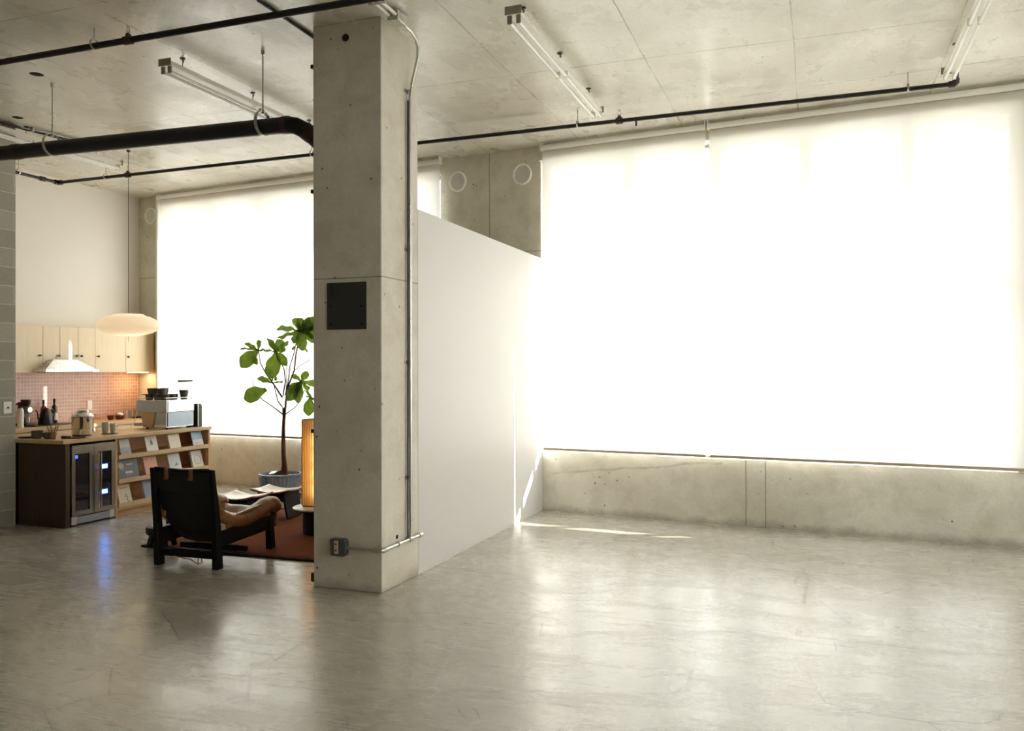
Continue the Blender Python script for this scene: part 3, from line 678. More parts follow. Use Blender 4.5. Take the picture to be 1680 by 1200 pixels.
# warm strip light fixed under the right-hand cabinet
us = thing('under_cabinet_light', 'small warm strip light under the rightmost wall cabinet', 'light', (-9.1, 9.52, 1.55))
t = NT('warm_led'); m_led = t.set(col=(1, .8, .5), emit=(1.0, .66, .30), es=9)
put('strip', MB().box((-9.14, 9.30, 1.545), (-9.10, 9.66, 1.554)), m_led, us)
l = D.lights.new('strip_glow', 'AREA'); l.shape = 'RECTANGLE'; l.size = .04; l.size_y = .36; l.energy = 1.7; l.color = (1.0, .72, .42)
lo = D.objects.new('strip_glow', l); COL.objects.link(lo); lo.parent = us; lo.location = (-.02, -.04, -.012)

# back run: base cabinets and their worktop
bt = thing('base_cabinet', 'long plywood base cabinet run along the left kitchen wall', 'cabinet', (-9.05, 8.15, 0))
put('body', MB().box((XL+.002, 6.58, .0), (-8.76, 9.57, .855)), m_oak, bt)
for i in range(5):
    y0 = 6.60+i*.59
    dr = put('drawer', MB().box((-8.758, y0+.003, .70), (-8.738, y0+.587, .848)), m_oak, bt, bevel=.001)
    put('pull', MB().box((-8.737, y0+.27, .835), (-8.730, y0+.35, .845)), m_knob, dr)
    dr = put('door', MB().box((-8.758, y0+.003, .10), (-8.738, y0+.587, .694)), m_oak, bt, bevel=.001)
    put('pull', MB().box((-8.737, y0+.27, .68), (-8.730, y0+.35, .69)), m_knob, dr)
tag(put('worktop', MB().box((XL+.002, 6.58, .857), (-8.72, 9.58, .898)), m_top, loc=(-9.04, 8.1, .857), bevel=.003), 'light wood worktop along the tiled kitchen wall', 'worktop')
WT = .898
def simple(name, mb, mat, label, cat, loc, group=None, **kw):
    return tag(put(name, mb, mat, loc=loc, **kw), label, cat, group)

# socket on the tiles
so_ = thing('wall_socket', 'white socket plate on the tiles behind the steel canister', 'socket', (XL+.016, 8.84, 1.06))
put('plate', MB().box((XL+.012, 8.80, 1.045), (XL+.020, 8.88, 1.17)), m_fix, so_, bevel=.002)
put('outlet', MB().box((XL+.020, 8.82, 1.06), (XL+.023, 8.86, 1.10)), m_ventrim, so_)

m_whiteg = plain('white_glaze', srgb(232, 228, 220), .25, var=.02)
m_clay = plain('grey_stoneware', srgb(96, 92, 84), .55)
m_blackp = plain('black_plastic', srgb(24, 24, 26), .3)
m_copper = plain('red_brown_glass', srgb(120, 44, 26), .12, spec=.8)
m_greenglass = plain('dark_bottle_glass', srgb(40, 16, 12), .08, spec=.9)
m_darkred = plain('dark_red_glaze', srgb(104, 34, 26), .3)
t = NT('clear_glass'); gl = t.n('ShaderNodeBsdfGlossy'); gl.inputs['Roughness'].default_value = .04; tr = t.n('ShaderNodeBsdfTransparent'); tr.inputs[0].default_value = (.93, .94, .93, 1)
lw = t.n('ShaderNodeLayerWeight'); lw.inputs[0].default_value = .5
mx = t.n('ShaderNodeMixShader'); t.l(t.math('MULTIPLY_ADD', lw.outputs['Facing'], .5, .08), mx.inputs[0]); t.l(tr.outputs[0], mx.inputs[1]); t.l(gl.outputs[0], mx.inputs[2]); t.l(mx.outputs[0], t.out.inputs[0]); m_clear = t.m

def cupprof(r0, r1, h, th=.004):
    return [(.0001, .0), (r0, 0), (r0*1.05, h*.1), (r1, h), (r1-th, h), (r0-th, th*1.5), (.0001, th*1.5)]
# things standing on the back worktop
x, y = -8.96, 7.46
wb = thing('carafe', 'tall white cylindrical carafe at the left end of the back worktop', 'carafe', (x, y, WT))
put('body', MB().lathe([(.0001, 0), (.036, 0), (.036, .20), (.03, .225), (.024, .235), (.0001, .235)], (x, y, WT), 20), m_whiteg, wb)
put('lid', MB().lathe([(.0001, .235), (.026, .235), (.026, .25), (.0001, .252)], (x, y, WT), 16), m_blackp, wb)
x, y = -9.12, 7.66
gr = thing('coffee_grinder', 'black coffee grinder with round hopper on the back worktop', 'grinder', (x, y, (WT+.010)))
put('base', MB().box((x-.08, y-.07, (WT+.010)), (x+.09, y+.07, (WT+.010)+.03)), m_blackp, gr, bevel=.006)
put('body', MB().box((x-.075, y-.05, (WT+.010)+.03), (x-.0, y+.05, (WT+.010)+.29)), m_blackp, gr, bevel=.012)
put('head', MB().box((x-.075, y-.055, (WT+.010)+.15), (x+.07, y+.055, (WT+.010)+.24)), m_clay, gr, bevel=.015)
put('hopper', MB().lathe([(.035, 0), (.055, .03), (.058, .08), (.0001, .085)], (x+.01, y, (WT+.010)+.24), 20), m_blackp, gr)
put('dial', MB().tube([(x+.07, y, (WT+.010)+.195), (x+.082, y, (WT+.010)+.195)], .034, 18), m_steel, gr)
put('dosing_cup', MB().lathe(cupprof(.028, .03, .07), (x+.04, y, (WT+.010)+.03), 16), m_steel, gr)
x, y = -9.06, 7.90
kt = thing('gooseneck_kettle', 'black cone shaped kettle with thin handle beside the bottles', 'kettle', (x, y, (WT+.010)))
put('body', MB().lathe([(.0001, 0), (.085, 0), (.088, .02), (.06, .16), (.042, .19), (.0001, .195)], (x, y, (WT+.010)), 24), m_blackp, kt)
put('lid', MB().lathe([(.0001, .19), (.04, .192), (.03, .205), (.008, .208), (.008, .225), (.0001, .228)], (x, y, (WT+.010)), 16), m_blackp, kt)
put('handle', MB().tube([(x+.0, y+.045, (WT+.010)+.17), (x, y+.10, (WT+.010)+.19), (x, y+.125, (WT+.010)+.13), (x, y+.11, (WT+.010)+.04)], .008, 8), m_blackp, kt)
put('spout', MB().tube([(x, y-.07, (WT+.010)+.04), (x, y-.11, (WT+.010)+.08), (x, y-.12, (WT+.010)+.16), (x, y-.15, (WT+.010)+.19)], [.012, .009, .007, .006], 8), m_blackp, kt)
for (x, y, m_, lb, hh) in ((-9.20, 7.99, m_copper, 'reddish glass bottle behind the black kettle', .30), (-9.20, 8.15, m_greenglass, 'dark wine bottle right of the black kettle', .31)):
    bt_ = thing('bottle', lb, 'bottle', (x, y, (WT+.010)))
    put('glass', MB().lathe([(.0001, 0), (.036, 0), (.037, .01), (.037, hh*.58), (.030, hh*.68), (.014, hh*.78), (.013, hh*.98), (.015, hh*.985), (.015, hh), (.0001, hh)], (x, y, (WT+.010)), 20), m_, bt_)
    put('label', MB().lathe([(.0374, .04), (.0374, .13)], (x, y, (WT+.010)), 20), m_whiteg, bt_)
    put('cap', MB().lathe([(.0155, hh*.86), (.0155, hh+.003), (.0001, hh+.004)], (x, y, (WT+.010)), 14), m_iron, bt_)
simple('tray', MB().box((-9.22, 7.62, WT), (-8.92, 8.25, WT+.010)), m_plate, 'flat dark tray under the kettle and bottles', 'tray', (-9.07, 7.93, WT), bevel=.003)
kr = thing('wall_hook', 'small black hook rail on the tiles at far left', 'hook', (XL+.02, 7.62, 1.15))
put('plate', MB().box((XL+.012, 7.66, 1.10), (XL+.020, 7.70, 1.22)), m_blackp, kr); put('arm', MB().tube([(XL+.02, 7.68, 1.17), (XL+.07, 7.68, 1.16), (XL+.075, 7.68, 1.185)], .007, 8), m_blackp, kr)
# bowls
bw = thing('bowl', 'small dark red bowl on the back worktop', 'bowl', (-9.15, 9.02, WT))
put('body', MB().lathe(cupprof(.035, .052, .062), (-9.15, 9.02, WT), 22), m_darkred, bw)
bw = thing('bowl', 'brown and white bowl holding pale pieces beside the dark red bowl', 'bowl', (-9.14, 9.17, WT))
put('body', MB().lathe(cupprof(.05, .07, .058), (-9.14, 9.17, WT), 24), m_darkred, bw)
put('contents', MB().lathe([(.0001, .03), (.05, .05), (.045, .075), (.02, .092), (.0001, .095)], (-9.14, 9.17, WT), 14), m_whiteg, bw)
# glasses
g0 = thing('drinking_glass', '', 'glass', (0, 0, 0), 'drinking glasses lined up before the tiles')
put('glass', MB().lathe([(.0001, 0), (.026, 0), (.032, .12), (.0305, .12), (.0245, .008), (.0001, .008)], (0, 0, 0), 18), m_clear, g0)
lbl = 'clear drinking glass in the row before the tiles'
pos = [(-9.17, 9.30), (-9.14, 9.375), (-9.20, 9.42), (-9.13, 9.455), (-9.20, 9.52), (-9.12, 9.535), (-9.20, 9.60)]
for i, (x, y) in enumerate(pos):
    if i == 0: g0.location = (x, y, WT); g0['label'] = lbl
    else: dup(g0, (x, y, WT), lbl)
# board, faucets, tamper tools
simple('cutting_board', MB().box((-9.02, 9.535, WT), (-8.86, 9.56, WT+.30)), m_oakx, 'upright wooden board at the right end of the back worktop', 'board', (-8.94, 9.55, WT), bevel=.004)
for (x, y, hh, lb) in ((-8.86, 9.44, .36, 'left chrome beer style tap on the back worktop'), (-8.78, 9.47, .40, 'right chrome tap with black handle beside the wooden board')):
    tp = thing('drink_tap', lb, 'tap', (x, y, (WT+.018)))
    put('column', MB().lathe([(.0001, 0), (.030, 0), (.030, .008), (.022, .012), (.022, hh*.66), (.026, hh*.68), (.026, hh*.74), (.0001, hh*.76)], (x, y, (WT+.018)), 18), m_mirror, tp)
    put('spout', MB().tube([(x, y, (WT+.018)+hh*.70), (x+.05, y-.01, (WT+.018)+hh*.70), (x+.075, y-.012, (WT+.018)+hh*.64), (x+.078, y-.012, (WT+.018)+hh*.55)], .011, 10), m_mirror, tp)
    put('lever', MB().tube([(x, y, (WT+.018)+hh*.74), (x+.006, y, (WT+.018)+hh*.84), (x+.01, y, (WT+.018)+hh)], [.007, .012, .015], 10), m_knob, tp)
simple('drip_tray', MB().box((-8.93, 9.32, WT), (-8.735, 9.525, WT+.018)), m_whiteg, 'pale drip tray under the two chrome taps', 'tray', (-8.84, 9.42, WT), bevel=.004)

# ------------------------------------------------------------------ island
ki = thing('kitchen_island', 'plywood kitchen island with brown end panel, cooler bay and magazine shelves', 'island', (-7.43, 7.45, 0))
IX0, IX1, IY0, IY1 = -7.80, -7.072, 6.395, 8.535
put('countertop', MB().prism([(-7.732, 6.365), (-7.066, 6.365), (-7.066, 8.56), (-7.825, 8.56), (-7.825, 6.392), (-7.732, 6.392)], .846, .884), m_top, ki, bevel=.003)
put('end_panel', MB().box((IX0+.09, IY0, 0), (IX1, IY0+.055, .845)), m_panel, ki, bevel=.0015)
put('back_panel', MB().box((IX0, IY0, 0), (IX0+.02, IY1, .845)), m_panel, ki)
put('divider', MB().box((IX0+.02, 7.035, 0), (IX1, 7.060, .845)), m_inner, ki)
put('far_panel', MB().box((IX0+.02, 8.505, 0), (IX1, IY1, .845)), m_inner, ki)
put('bottom_board', MB().box((IX0+.02, 7.060, .075), (IX1, 8.505, .105)), m_inner, ki)
put('toe_kick', MB().box((IX1-.05, 7.060, 0), (IX1-.035, 8.505, .075)), m_inner, ki)
put('display_back', MB().box((-7.36, 7.060, .105), (-7.345, 8.505, .845)), m_inner, ki)
for z in (.645, .382, .122):
    # inclined shelf with a raised lip
    b = MB().add([(-7.34, 7.06, z+.03), (-7.085, 7.06, z-.005), (-7.085, 7.06, z-.020), (-7.34, 7.06, z+.015), (-7.34, 8.505, z+.03), (-7.085, 8.505, z-.005), (-7.085, 8.505, z-.020), (-7.34, 8.505, z+.015)],
                 [(0, 1, 2, 3), (7, 6, 5, 4), (0, 4, 5, 1), (1, 5, 6, 2), (2, 6, 7, 3), (3, 7, 4, 0)])
    sh = put('shelf', b, m_inner, ki)
    put('shelf_lip', MB().box((-7.086, 7.08, z-.022), (-7.068, 8.50, z+.026)), m_oak, sh, bevel=.001)

# magazines leaning on the shelves
def mag(y0, y1, z, h_, col, label, deco=None, x0=-7.098, th=.012, lean=.26):
    loc = (x0, (y0+y1)/2, z)
    m_ = Matrix.Translation((x0, (y0+y1)/2, z)) @ Matrix.Rotation(-lean, 4, 'Y')
    w = (y1-y0)/2
    t_ = thing('magazine', label, 'magazine', loc, 'magazines on the island shelves')
    put('pages', MB().box((-th, -w, 0), (-.0015, w-.003, h_-.003), None).xf(m_), m_whiteg, t_)
    put('cover', MB().box((-.0015, -w, 0), (.0005, w, h_), None).xf(m_), plain('cover', col, .4, var=.04), t_)
    if deco:
        for (kind, cyy, czz, s1, s2, dc) in deco:
            b = MB()
            if kind == 'r': b.box((.0005, cyy*2*w-s1, czz*h_-s2), (.0012, cyy*2*w+s1, czz*h_+s2))
            elif kind == 'o':
                c = [(0.0, cyy*2*w+s1*math.cos(a*PI/12), czz*h_+s1*math.sin(a*PI/12)) for a in range(25)]
                b.tube([(0.001, q[1], q[2]) for q in c], s2, 5, False)
            elif kind == 'd': b.tube([(.0005, cyy*2*w, czz*h_), (.0013, cyy*2*w, czz*h_)], s1, 14)
            elif kind == 's':
                rnd = random.Random(int(s1*9999))
                pts = []
                for i in range(9): pts.append((.0012, cyy*2*w+rnd.uniform(-s1, s1), czz*h_+s2*(1-i/4)))
                b.tube(pts, .0022, 5)
            put('cover_print', b.xf(m_), plain('print', dc, .5, var=.1), t_)
    return t_
ink = srgb(70, 72, 78)
mag(7.150, 7.292, .648, .185, srgb(214, 214, 222), 'pale magazine with grey lower band, first in the top row', [('r', 0, .27, .068, .045, srgb(178, 184, 196)), ('s', .2, .2, .03, .03, srgb(240, 240, 240))])
mag(7.525, 7.700, .648, .190, srgb(232, 228, 220), 'cream magazine with small dark drawing, second in the top row', [('s', .0, .62, .022, .030, ink), ('r', 0, .62, .018, .02, srgb(150, 152, 158))])
mag(7.885, 8.068, .648, .188, srgb(236, 228, 206), 'plain cream magazine with one faint line, third in the top row', [('r', 0, .62, .05, .0012, srgb(190, 184, 170))])
mag(8.275, 8.455, .648, .188, srgb(158, 190, 220), 'light blue and white magazine at the right of the top row', [('r', 0, .25, .088, .045, srgb(228, 222, 228)), ('s', 0, .18, .04, .02, srgb(190, 110, 130))])
mag(7.115, 7.405, .384, .228, srgb(88, 92, 98), 'large dark grey magazine with pale abstract drawing', [('o', -.30, .72, .050, .007, srgb(206, 202, 192)), ('d', -.30, .72, .036, .0, srgb(206, 202, 192)), ('s', -.20, .62, .04, .045, srgb(206, 202, 192)), ('r', .10, .74, .045, .007, srgb(206, 202, 192)), ('r', .02, .36, .05, .012, srgb(214, 212, 206)), ('s', .05, .26, .06, .03, srgb(226, 224, 220))], lean=.2)
mag(7.510, 7.705, .384, .225, srgb(226, 158, 126), 'salmon pink magazine with a small pale dot', [('d', -.05, .88, .010, 0, srgb(246, 214, 196))])
mag(7.890, 8.080, .384, .220, srgb(206, 210, 214), 'light grey magazine with small sketch in the middle row', [('s', .12, .42, .035, .02, ink), ('r', .12, .40, .03, .006, srgb(150, 154, 160))], th=.03)
mag(8.275, 8.460, .384, .220, srgb(222, 216, 208), 'beige magazine with a thin circle drawn on it', [('o', 0, .5, .055, .0016, ink), ('r', 0, .5, .001, .014, ink)], th=.03)
mag(7.125, 7.305, .124, .215, srgb(224, 208, 182), 'cream magazine with black figure, first in the bottom row', [('s', .1, .30, .03, .045, srgb(30, 28, 28)), ('r', .0, .82, .05, .004, srgb(150, 140, 120))])
mag(7.495, 7.700, .124, .215, srgb(136, 152, 182), 'thick slate blue magazine in the bottom row', None, th=.035)
mag(7.875, 8.060, .124, .20, srgb(214, 216, 216), 'pale magazine in the bottom row seen through the chair frame', None)

# beverage cooler
bc = thing('beverage_cooler', 'steel two door beverage cooler with blue displays in the island', 'fridge', (-7.35, 6.745, 0))
t = NT('cooler_steel'); m_stl = t.set(col=srgb(150, 138, 124), metal=1, rough=t.ramp(t.noise(3, t.mp(scale=(1, 30, 1)), 3), [(.3, .27), (.7, .34)]))
m_dglass = plain('dark_door_glass', srgb(12, 14, 20), .05, spec=.8)
put('body', MB().box((-7.75, 6.462, .02), (-7.105, 7.030, .80)), m_blackp, bc)
for (y0, y1, w0, w1, hy) in ((6.468, 6.745, 6.512, 6.692, 6.772), (6.749, 7.028, 6.800, 6.980, 6.805)):
    b = MB(); z0, z1 = .105, .815; wz0, wz1 = .150, .735
    b.box((-7.105, y0, z0), (-7.068, w0, z1)).box((-7.105, w1, z0), (-7.068, y1, z1)).box((-7.105, w0, z0), (-7.068, w1, wz0)).box((-7.105, w0, wz1), (-7.068, w1, z1))
    dr = put('door', b, m_stl, bc)
    put('door_glass', MB().box((-7.10, w0, wz0), (-7.076, w1, wz1)), m_dglass, dr)
    put('door_top', MB().box((-7.105, y0, z1), (-7.066, y1, z1+.008)), m_mirror, dr)
    put('handle', MB().tube([(-7.03, hy, .165), (-7.03, hy, .73)], .0075, 12).tube([(-7.068, hy, .20), (-7.03, hy, .20)], .005, 8).tube([(-7.068, hy, .70), (-7.03, hy, .70)], .005, 8), m_mirror, dr)
    for z in (.30, .455, .60): put('wire_shelf', MB().box((-7.0757, w0+.005, z), (-7.0752, w1-.03, z+.003)), m_plate, dr)
t = NT('blue_display'); m_blue = t.set(col=(.05, .1, .8), emit=(.10, .30, 1.0), es=30)
t = NT('blue_glow'); m_blue2 = t.set(col=(.02, .02, .4), emit=(.02, .06, 1.0), es=5)
for z in (.573, .307):
    d_ = put('display', MB().box((-7.0755, 6.855, z-.017), (-7.0745, 6.925, z+.017)), m_blue, bc)
    put('display_frame', MB().box((-7.0760, 6.845, z-.026), (-7.0756, 6.935, z+.026)), m_blue2, d_)
put('indicator', MB().box((-7.0755, 6.516, .690), (-7.0745, 6.548, .722)), m_blue2, bc)
# perforated kick grille
t = NT('perforated_grille'); vo = t.n('ShaderNodeTexVoronoi'); vo.inputs['Scale'].default_value = 75; vo.inputs['Randomness'].default_value = 0; t.l(t.mp(scale=(1, 1, 1)), vo.inputs['Vector'])
m_gril = t.set(col=t.mix(t.ramp(vo.outputs['Distance'], [(.30, 0), (.36, 1)]), srgb(52, 54, 66), srgb(176, 178, 190)), rough=.4, metal=.3)
put('kick_grille', MB().box((-7.085, 6.535, .022), (-7.072, 6.955, .094)), m_gril, bc)
for y in (6.468, 6.955): put('grille_end', MB().box((-7.085, y, .018), (-7.070, y+.068, .100)), m_galv, bc, bevel=.002)

# things on the island top
IT = .884
def bowl_stack(x, y, r, n, label, mat):
    for i in range(n):
        simple('bowl', MB().lathe([(.0001, 0), (r*.62, 0), (r*.96, .020), (r, .034), (r-.004, .034), (r*.6, .006), (.0001, .006)], (x, y, IT+i*.016), 26), mat,
               label if n == 1 else label + (', topmost of its stack' if i == n-1 else ', lowest of its stack' if i == 0 else ', %s from its foot' % ['', 'second', 'third', 'fourth'][i]), 'bowl', (x, y, IT+i*.016), 'stacked stoneware bowls')
bowl_stack(-7.56, 6.49, .056, 4, 'dark stoneware bowl of the left stack', m_clay)
bowl_stack(-7.42, 6.50, .052, 3, 'dark stoneware bowl of the right stack, by the stick cup', m_clay)
x, y = -7.34, 6.485
sc_ = thing('stick_cup', 'brown paper cup full of wooden stir sticks', 'cup', (x, y, IT))
put('cup', MB().lathe(cupprof(.026, .036, .070), (x, y, IT), 20), plain('brown_cup', srgb(150, 114, 82), .6), sc_)
m_stick = plain('stir_stick', srgb(134, 74, 46), .6)
rnd = random.Random(5)
for i in range(16):
    a = rnd.uniform(0, 2*PI); r0, r1 = rnd.uniform(.0, .014), rnd.uniform(.02, .062)
    p0 = Vector((x+r0*math.cos(a), y+r0*math.sin(a), IT+.01)); p1 = Vector((x+r1*math.cos(a), y+r1*math.sin(a), IT+.130+rnd.uniform(-.01, .01)))
    put('stick', MB().tube([p0, p1], .0028, 6), m_stick, sc_)
simple('small_box', MB().box((-7.30, 6.545, IT), (-7.22, 6.60, IT+.028)), m_blackp, 'small black box right of the stick cup', 'box', (-7.26, 6.57, IT), bevel=.004)
simple('wooden_tray', MB().lathe([(.0001, 0), (.088, 0), (.092, .010), (.086, .010), (.0001, .004)], (-7.22, 6.665, IT), 28), m_iron, 'low round dark brown tray before the steel canister', 'tray', (-7.22, 6.665, IT))
simple('plate', MB().lathe([(.0001, 0), (.06, 0), (.085, .012), (.083, .016), (.0001, .006)], (-7.72, 6.50, IT), 28), m_iron, 'flat dark plate at the left end of the island top', 'plate', (-7.72, 6.50, IT))
x, y = -7.42, 6.93
cn = thing('steel_canister', 'polished steel canister with domed lid and side handles on the island', 'canister', (x, y, IT))
CH = .235
put('body', MB().lathe([(.0001, .012), (.104, .012), (.108, .022), (.108, CH-.035), (.110, CH-.032), (.110, CH-.024), (.106, CH-.020), (.096, CH), (.070, CH+.012), (.0001, CH+.012)], (x, y, IT), 40), m_mirror, cn)
put('foot_ring', MB().lathe([(.090, 0), (.098, 0), (.098, .014), (.090, .014)], (x, y, IT), 32), m_blackp, cn)
put('lid', MB().lathe([(.058, CH+.010), (.060, CH+.030), (.052, CH+.040), (.0001, CH+.044)], (x, y, IT), 32), m_steel, cn)
put('lid_clamp', MB().tube([(x-.065, y, IT+CH+.02), (x-.06, y, IT+CH+.052), (x+.06, y, IT+CH+.052), (x+.065, y, IT+CH+.02)], .004, 8), m_galv, cn)
for s in (-1, 1):
    dx, dy = .94*s, .34*s
    put('handle', MB().tube([(x+dx*.108, y+dy*.108, IT+CH-.06), (x+dx*.135, y+dy*.135, IT+CH-.045), (x+dx*.145, y+dy*.145, IT+CH-.0), (x+dx*.10, y+dy*.10, IT+CH-.004)], .0045, 8), m_mirror, cn)
put('spigot', MB().tube([(x+.06, y-.088, IT+.045), (x+.085, y-.12, IT+.045)], .010, 10).tube([(x+.083, y-.116, IT+.055), (x+.083, y-.116, IT+.018)], .008, 10), m_galv, cn)
put('band', MB().lathe([(.1085, .075), (.1095, .078), (.1085, .081)], (x, y, IT), 40), m_steel, cn)
x, y = -7.36, 7.22
simple('wooden_coaster', MB().lathe([(.0001, 0), (.085, 0), (.085, .006), (.0001, .006)], (x+.02, y, IT), 28), m_iron, 'thin dark round board under the white cups', 'board', (x+.02, y, IT))
for i, (dx, dy, n) in enumerate(((-.025, -.02, 4), (.035, .035, 3))):
    for k_ in range(n):
        simple('paper_cup', MB().lathe(cupprof(.026, .036, .080, .002), (x+dx, y+dy, IT+.006+k_*.014), 20), m_whiteg, 'white cup in the two nested stacks beside the steel canister', 'cup', (x+dx, y+dy, IT+.006+k_*.014), 'nested white cups')

# espresso machine: bar side faces -x, bookshelf side +x
em = thing('espresso_machine', 'polished steel espresso machine at the far end of the island', 'coffee machine', (-7.42, 8.12, IT))
X0, X1, Y0_, Y1_ = -7.56, -7.20, 7.93, 8.40
z0 = IT
for (a, c) in ((X0+.02, Y0_+.03), (X1-.05, Y0_+.03), (X0+.02, Y1_-.05), (X1-.05, Y1_-.05)):
    put('foot', MB().tube([(a+.015, c+.015, z0), (a+.015, c+.015, z0+.022)], .014, 10), m_blackp, em)
put('lower_case', MB().box((X0+.04, Y0_+.004, z0+.02), (X1-.006, Y1_-.004, z0+.20)), m_mirror, em, bevel=.004)
put('upper_case', MB().box((X0-.10, Y0_, z0+.20), (X1, Y1_, z0+.345)), m_mirror, em, bevel=.006)
put('side_panel', MB().prism([(X0+.02, z0+.02), (X0+.16, z0+.02), (X0+.20, z0+.20), (X0-.02, z0+.20)], 0, .012, Matrix.Translation((0, Y0_+.004, 0)) @ Matrix.Rotation(R(90), 4, 'X')), m_oak, em)
put('rear_panel', MB().box((X1, Y0_+.02, z0+.205), (X1+.008, Y1_-.02, z0+.335)), m_mirror, em, bevel=.003)
put('lower_panel', MB().box((X1-.006, Y0_+.02, z0+.03), (X1+.004, Y1_-.02, z0+.195)), solid_metal('reflection_tinted_steel', srgb(140, 150, 160), .4), em, bevel=.003)  # added panel, the bluish reflection is put into its colour
put('drip_tray', MB().box((X0-.16, Y0_+.03, z0+.03), (X0+.04, Y1_-.03, z0+.07)), m_steel, em, bevel=.004)
for y in (8.05, 8.27):
    gh = put('group_head', MB().tube([(X0-.07, y, z0+.20), (X0-.07, y, z0+.15)], .034, 18), m_mirror, em)
    put('portafilter', MB().tube([(X0-.07, y, z0+.152), (X0-.07, y, z0+.125)], .032, 18).tube([(X0-.09, y, z0+.138), (X0-.24, y-.02, z0+.125)], .011, 10), m_blackp, gh)
put('steam_wand', MB().tube([(X0-.09, 7.97, z0+.22), (X0-.13, 7.96, z0+.18), (X0-.14, 7.955, z0+.07)], .005, 8), m_mirror, em)
put('cup_rail', MB().tube([(X0-.09, Y0_+.02, z0+.37), (X1-.02, Y0_+.02, z0+.37), (X1-.02, Y1_-.02, z0+.37), (X0-.09, Y1_-.02, z0+.37), (X0-.09, Y0_+.02, z0+.37)], .004, 8), m_mirror, em)
for (a, c) in ((X0-.09, Y0_+.02), (X1-.02, Y0_+.02), (X1-.02, Y1_-.02), (X0-.09, Y1_-.02)): put('rail_post', MB().tube([(a, c, z0+.345), (a, c, z0+.37)], .004, 8), m_mirror, em)
ET = z0+.346
cups = [(-7.52, 8.00, .048, 'first'), (-7.41, 8.01, .045, ''), (-7.30, 8.03, .040, ''), (-7.46, 8.13, .044, ''), (-7.32, 8.15, .042, ''), (-7.37, 8.26, .036, '')]
for i, (x, y, r, _) in enumerate(cups):
    simple('cup', MB().lathe(cupprof(r*.8, r, .06), (x, y, ET), 20), m_clay, 'grey brown stoneware cup standing on the espresso machine', 'cup', (x, y, ET), 'cups on the espresso machine')
simple('serving_tray', MB().box((-7.60, 7.955, ET+.061), (-7.27, 8.20, ET+.068)), m_plate, 'thin dark tray resting on cups above the espresso machine', 'tray', (-7.43, 8.08, ET+.061), bevel=.002)
for i, (x, y, r) in enumerate(((-7.50, 8.03, .062), (-7.38, 8.05, .060), (-7.42, 8.14, .05))):
    simple('bowl', MB().lathe(cupprof(r*.75, r, .07), (x, y, ET+.068), 22), m_clay, 'deep brown stoneware bowl on the tray above the espresso machine', 'bowl', (x, y, ET+.068), 'bowls on the tray over the espresso machine')
x, y = -7.29, 8.325
simple('bowl', MB().lathe(cupprof(.036, .058, .11), (x, y, ET), 22), plain('ribbed_bowl', srgb(92, 94, 84), .5, var=.2, scale=60), 'flared grey green bowl at the right end atop the espresso machine', 'bowl', (x, y, ET))
gd = thing('bean_grinder', 'slim grey grinder standing right behind the espresso machine', 'grinder', (-7.27, 8.475, IT))
put('body', MB().box((-7.36, 8.43, IT), (-7.18, 8.52, IT+.27)), m_plate, gd, bevel=.006)
put('edge_strip', MB().box((-7.178, 8.435, IT+.01), (-7.172, 8.445, IT+.30)), m_galv, gd)
put('cap', MB().box((-7.35, 8.435, IT+.27), (-7.19, 8.515, IT+.285)), m_blackp, gd, bevel=.003)
dl = thing('brew_lamp', 'slim black bar on thin stem above the espresso machine', 'lamp', (-7.50, 8.50, IT))
put('stem', MB().tube([(-7.50, 8.50, IT), (-7.50, 8.50, 1.44)], .0035, 8), m_whiteg, dl)
put('foot', MB().tube([(-7.50, 8.50, IT), (-7.50, 8.50, IT+.012)], .05, 20), m_whiteg, dl)
put('head', MB().tube([(-7.52, 8.48, 1.447), (-7.36, 8.56, 1.449)], .011, 12), m_blackp, dl)

# ------------------------------------------------------------------ paper pendant
PX, PY, PZ = -7.40, 7.555, 2.10
t = NT('lantern_paper'); gz = t.n('ShaderNodeSeparateXYZ'); t.l(t.c, gz.inputs[0])
rb_ = t.math('FRACT', t.math('MULTIPLY', gz.outputs[2], 90))
pc = t.mix(t.ramp(rb_, [(0, 0), (.12, 1)]), srgb(226, 214, 194), srgb(244, 238, 226))
df = t.n('ShaderNodeBsdfDiffuse'); tl = t.n('ShaderNodeBsdfTranslucent'); mx = t.n('ShaderNodeMixShader'); mx.inputs[0].default_value = .45
t.l(pc, df.inputs[0]); t.l(pc, tl.inputs[0]); t.l(df.outputs[0], mx.inputs[1]); t.l(tl.outputs[0], mx.inputs[2]); t.l(mx.outputs[0], t.out.inputs[0]); m_paper = t.m
pd = thing('pendant_lamp', 'flat oval paper pendant lamp hanging over the island', 'lamp', (PX, PY, PZ))
prof = [(.155, .128)] + [(.335*math.cos(a)**.85 if a < PI/2 else 0, .128*math.sin(a)) for a in [R(62), R(50), R(38), R(26), R(14), R(4)]] + [(.335, 0)] + [(.335*math.cos(a)**.85, -.118*math.sin(a)) for a in [R(6), R(16), R(28), R(42), R(56), R(68)]] + [(.10, -.122)]
put('shade', MB().lathe(prof, (PX, PY, PZ), 48), m_paper, pd)
put('cord', MB().tube([(PX, PY, PZ+.04), (PX, PY, CZ)], .0035, 8), m_plate, pd)
put('ceiling_rose', MB().tube([(PX, PY, CZ-.02), (PX, PY, CZ)], .02, 14), m_plate, pd)
t = NT('warm_bulb'); m_bulb = t.set(col=(1, .9, .7), emit=(1, .82, .6), es=45)
put('bulb', MB().lathe([(.0001, -.045), (.025, -.035), (.033, -.01), (.026, .02), (.013, .04), (.0001, .042)], (PX, PY, PZ), 16), m_bulb, pd)
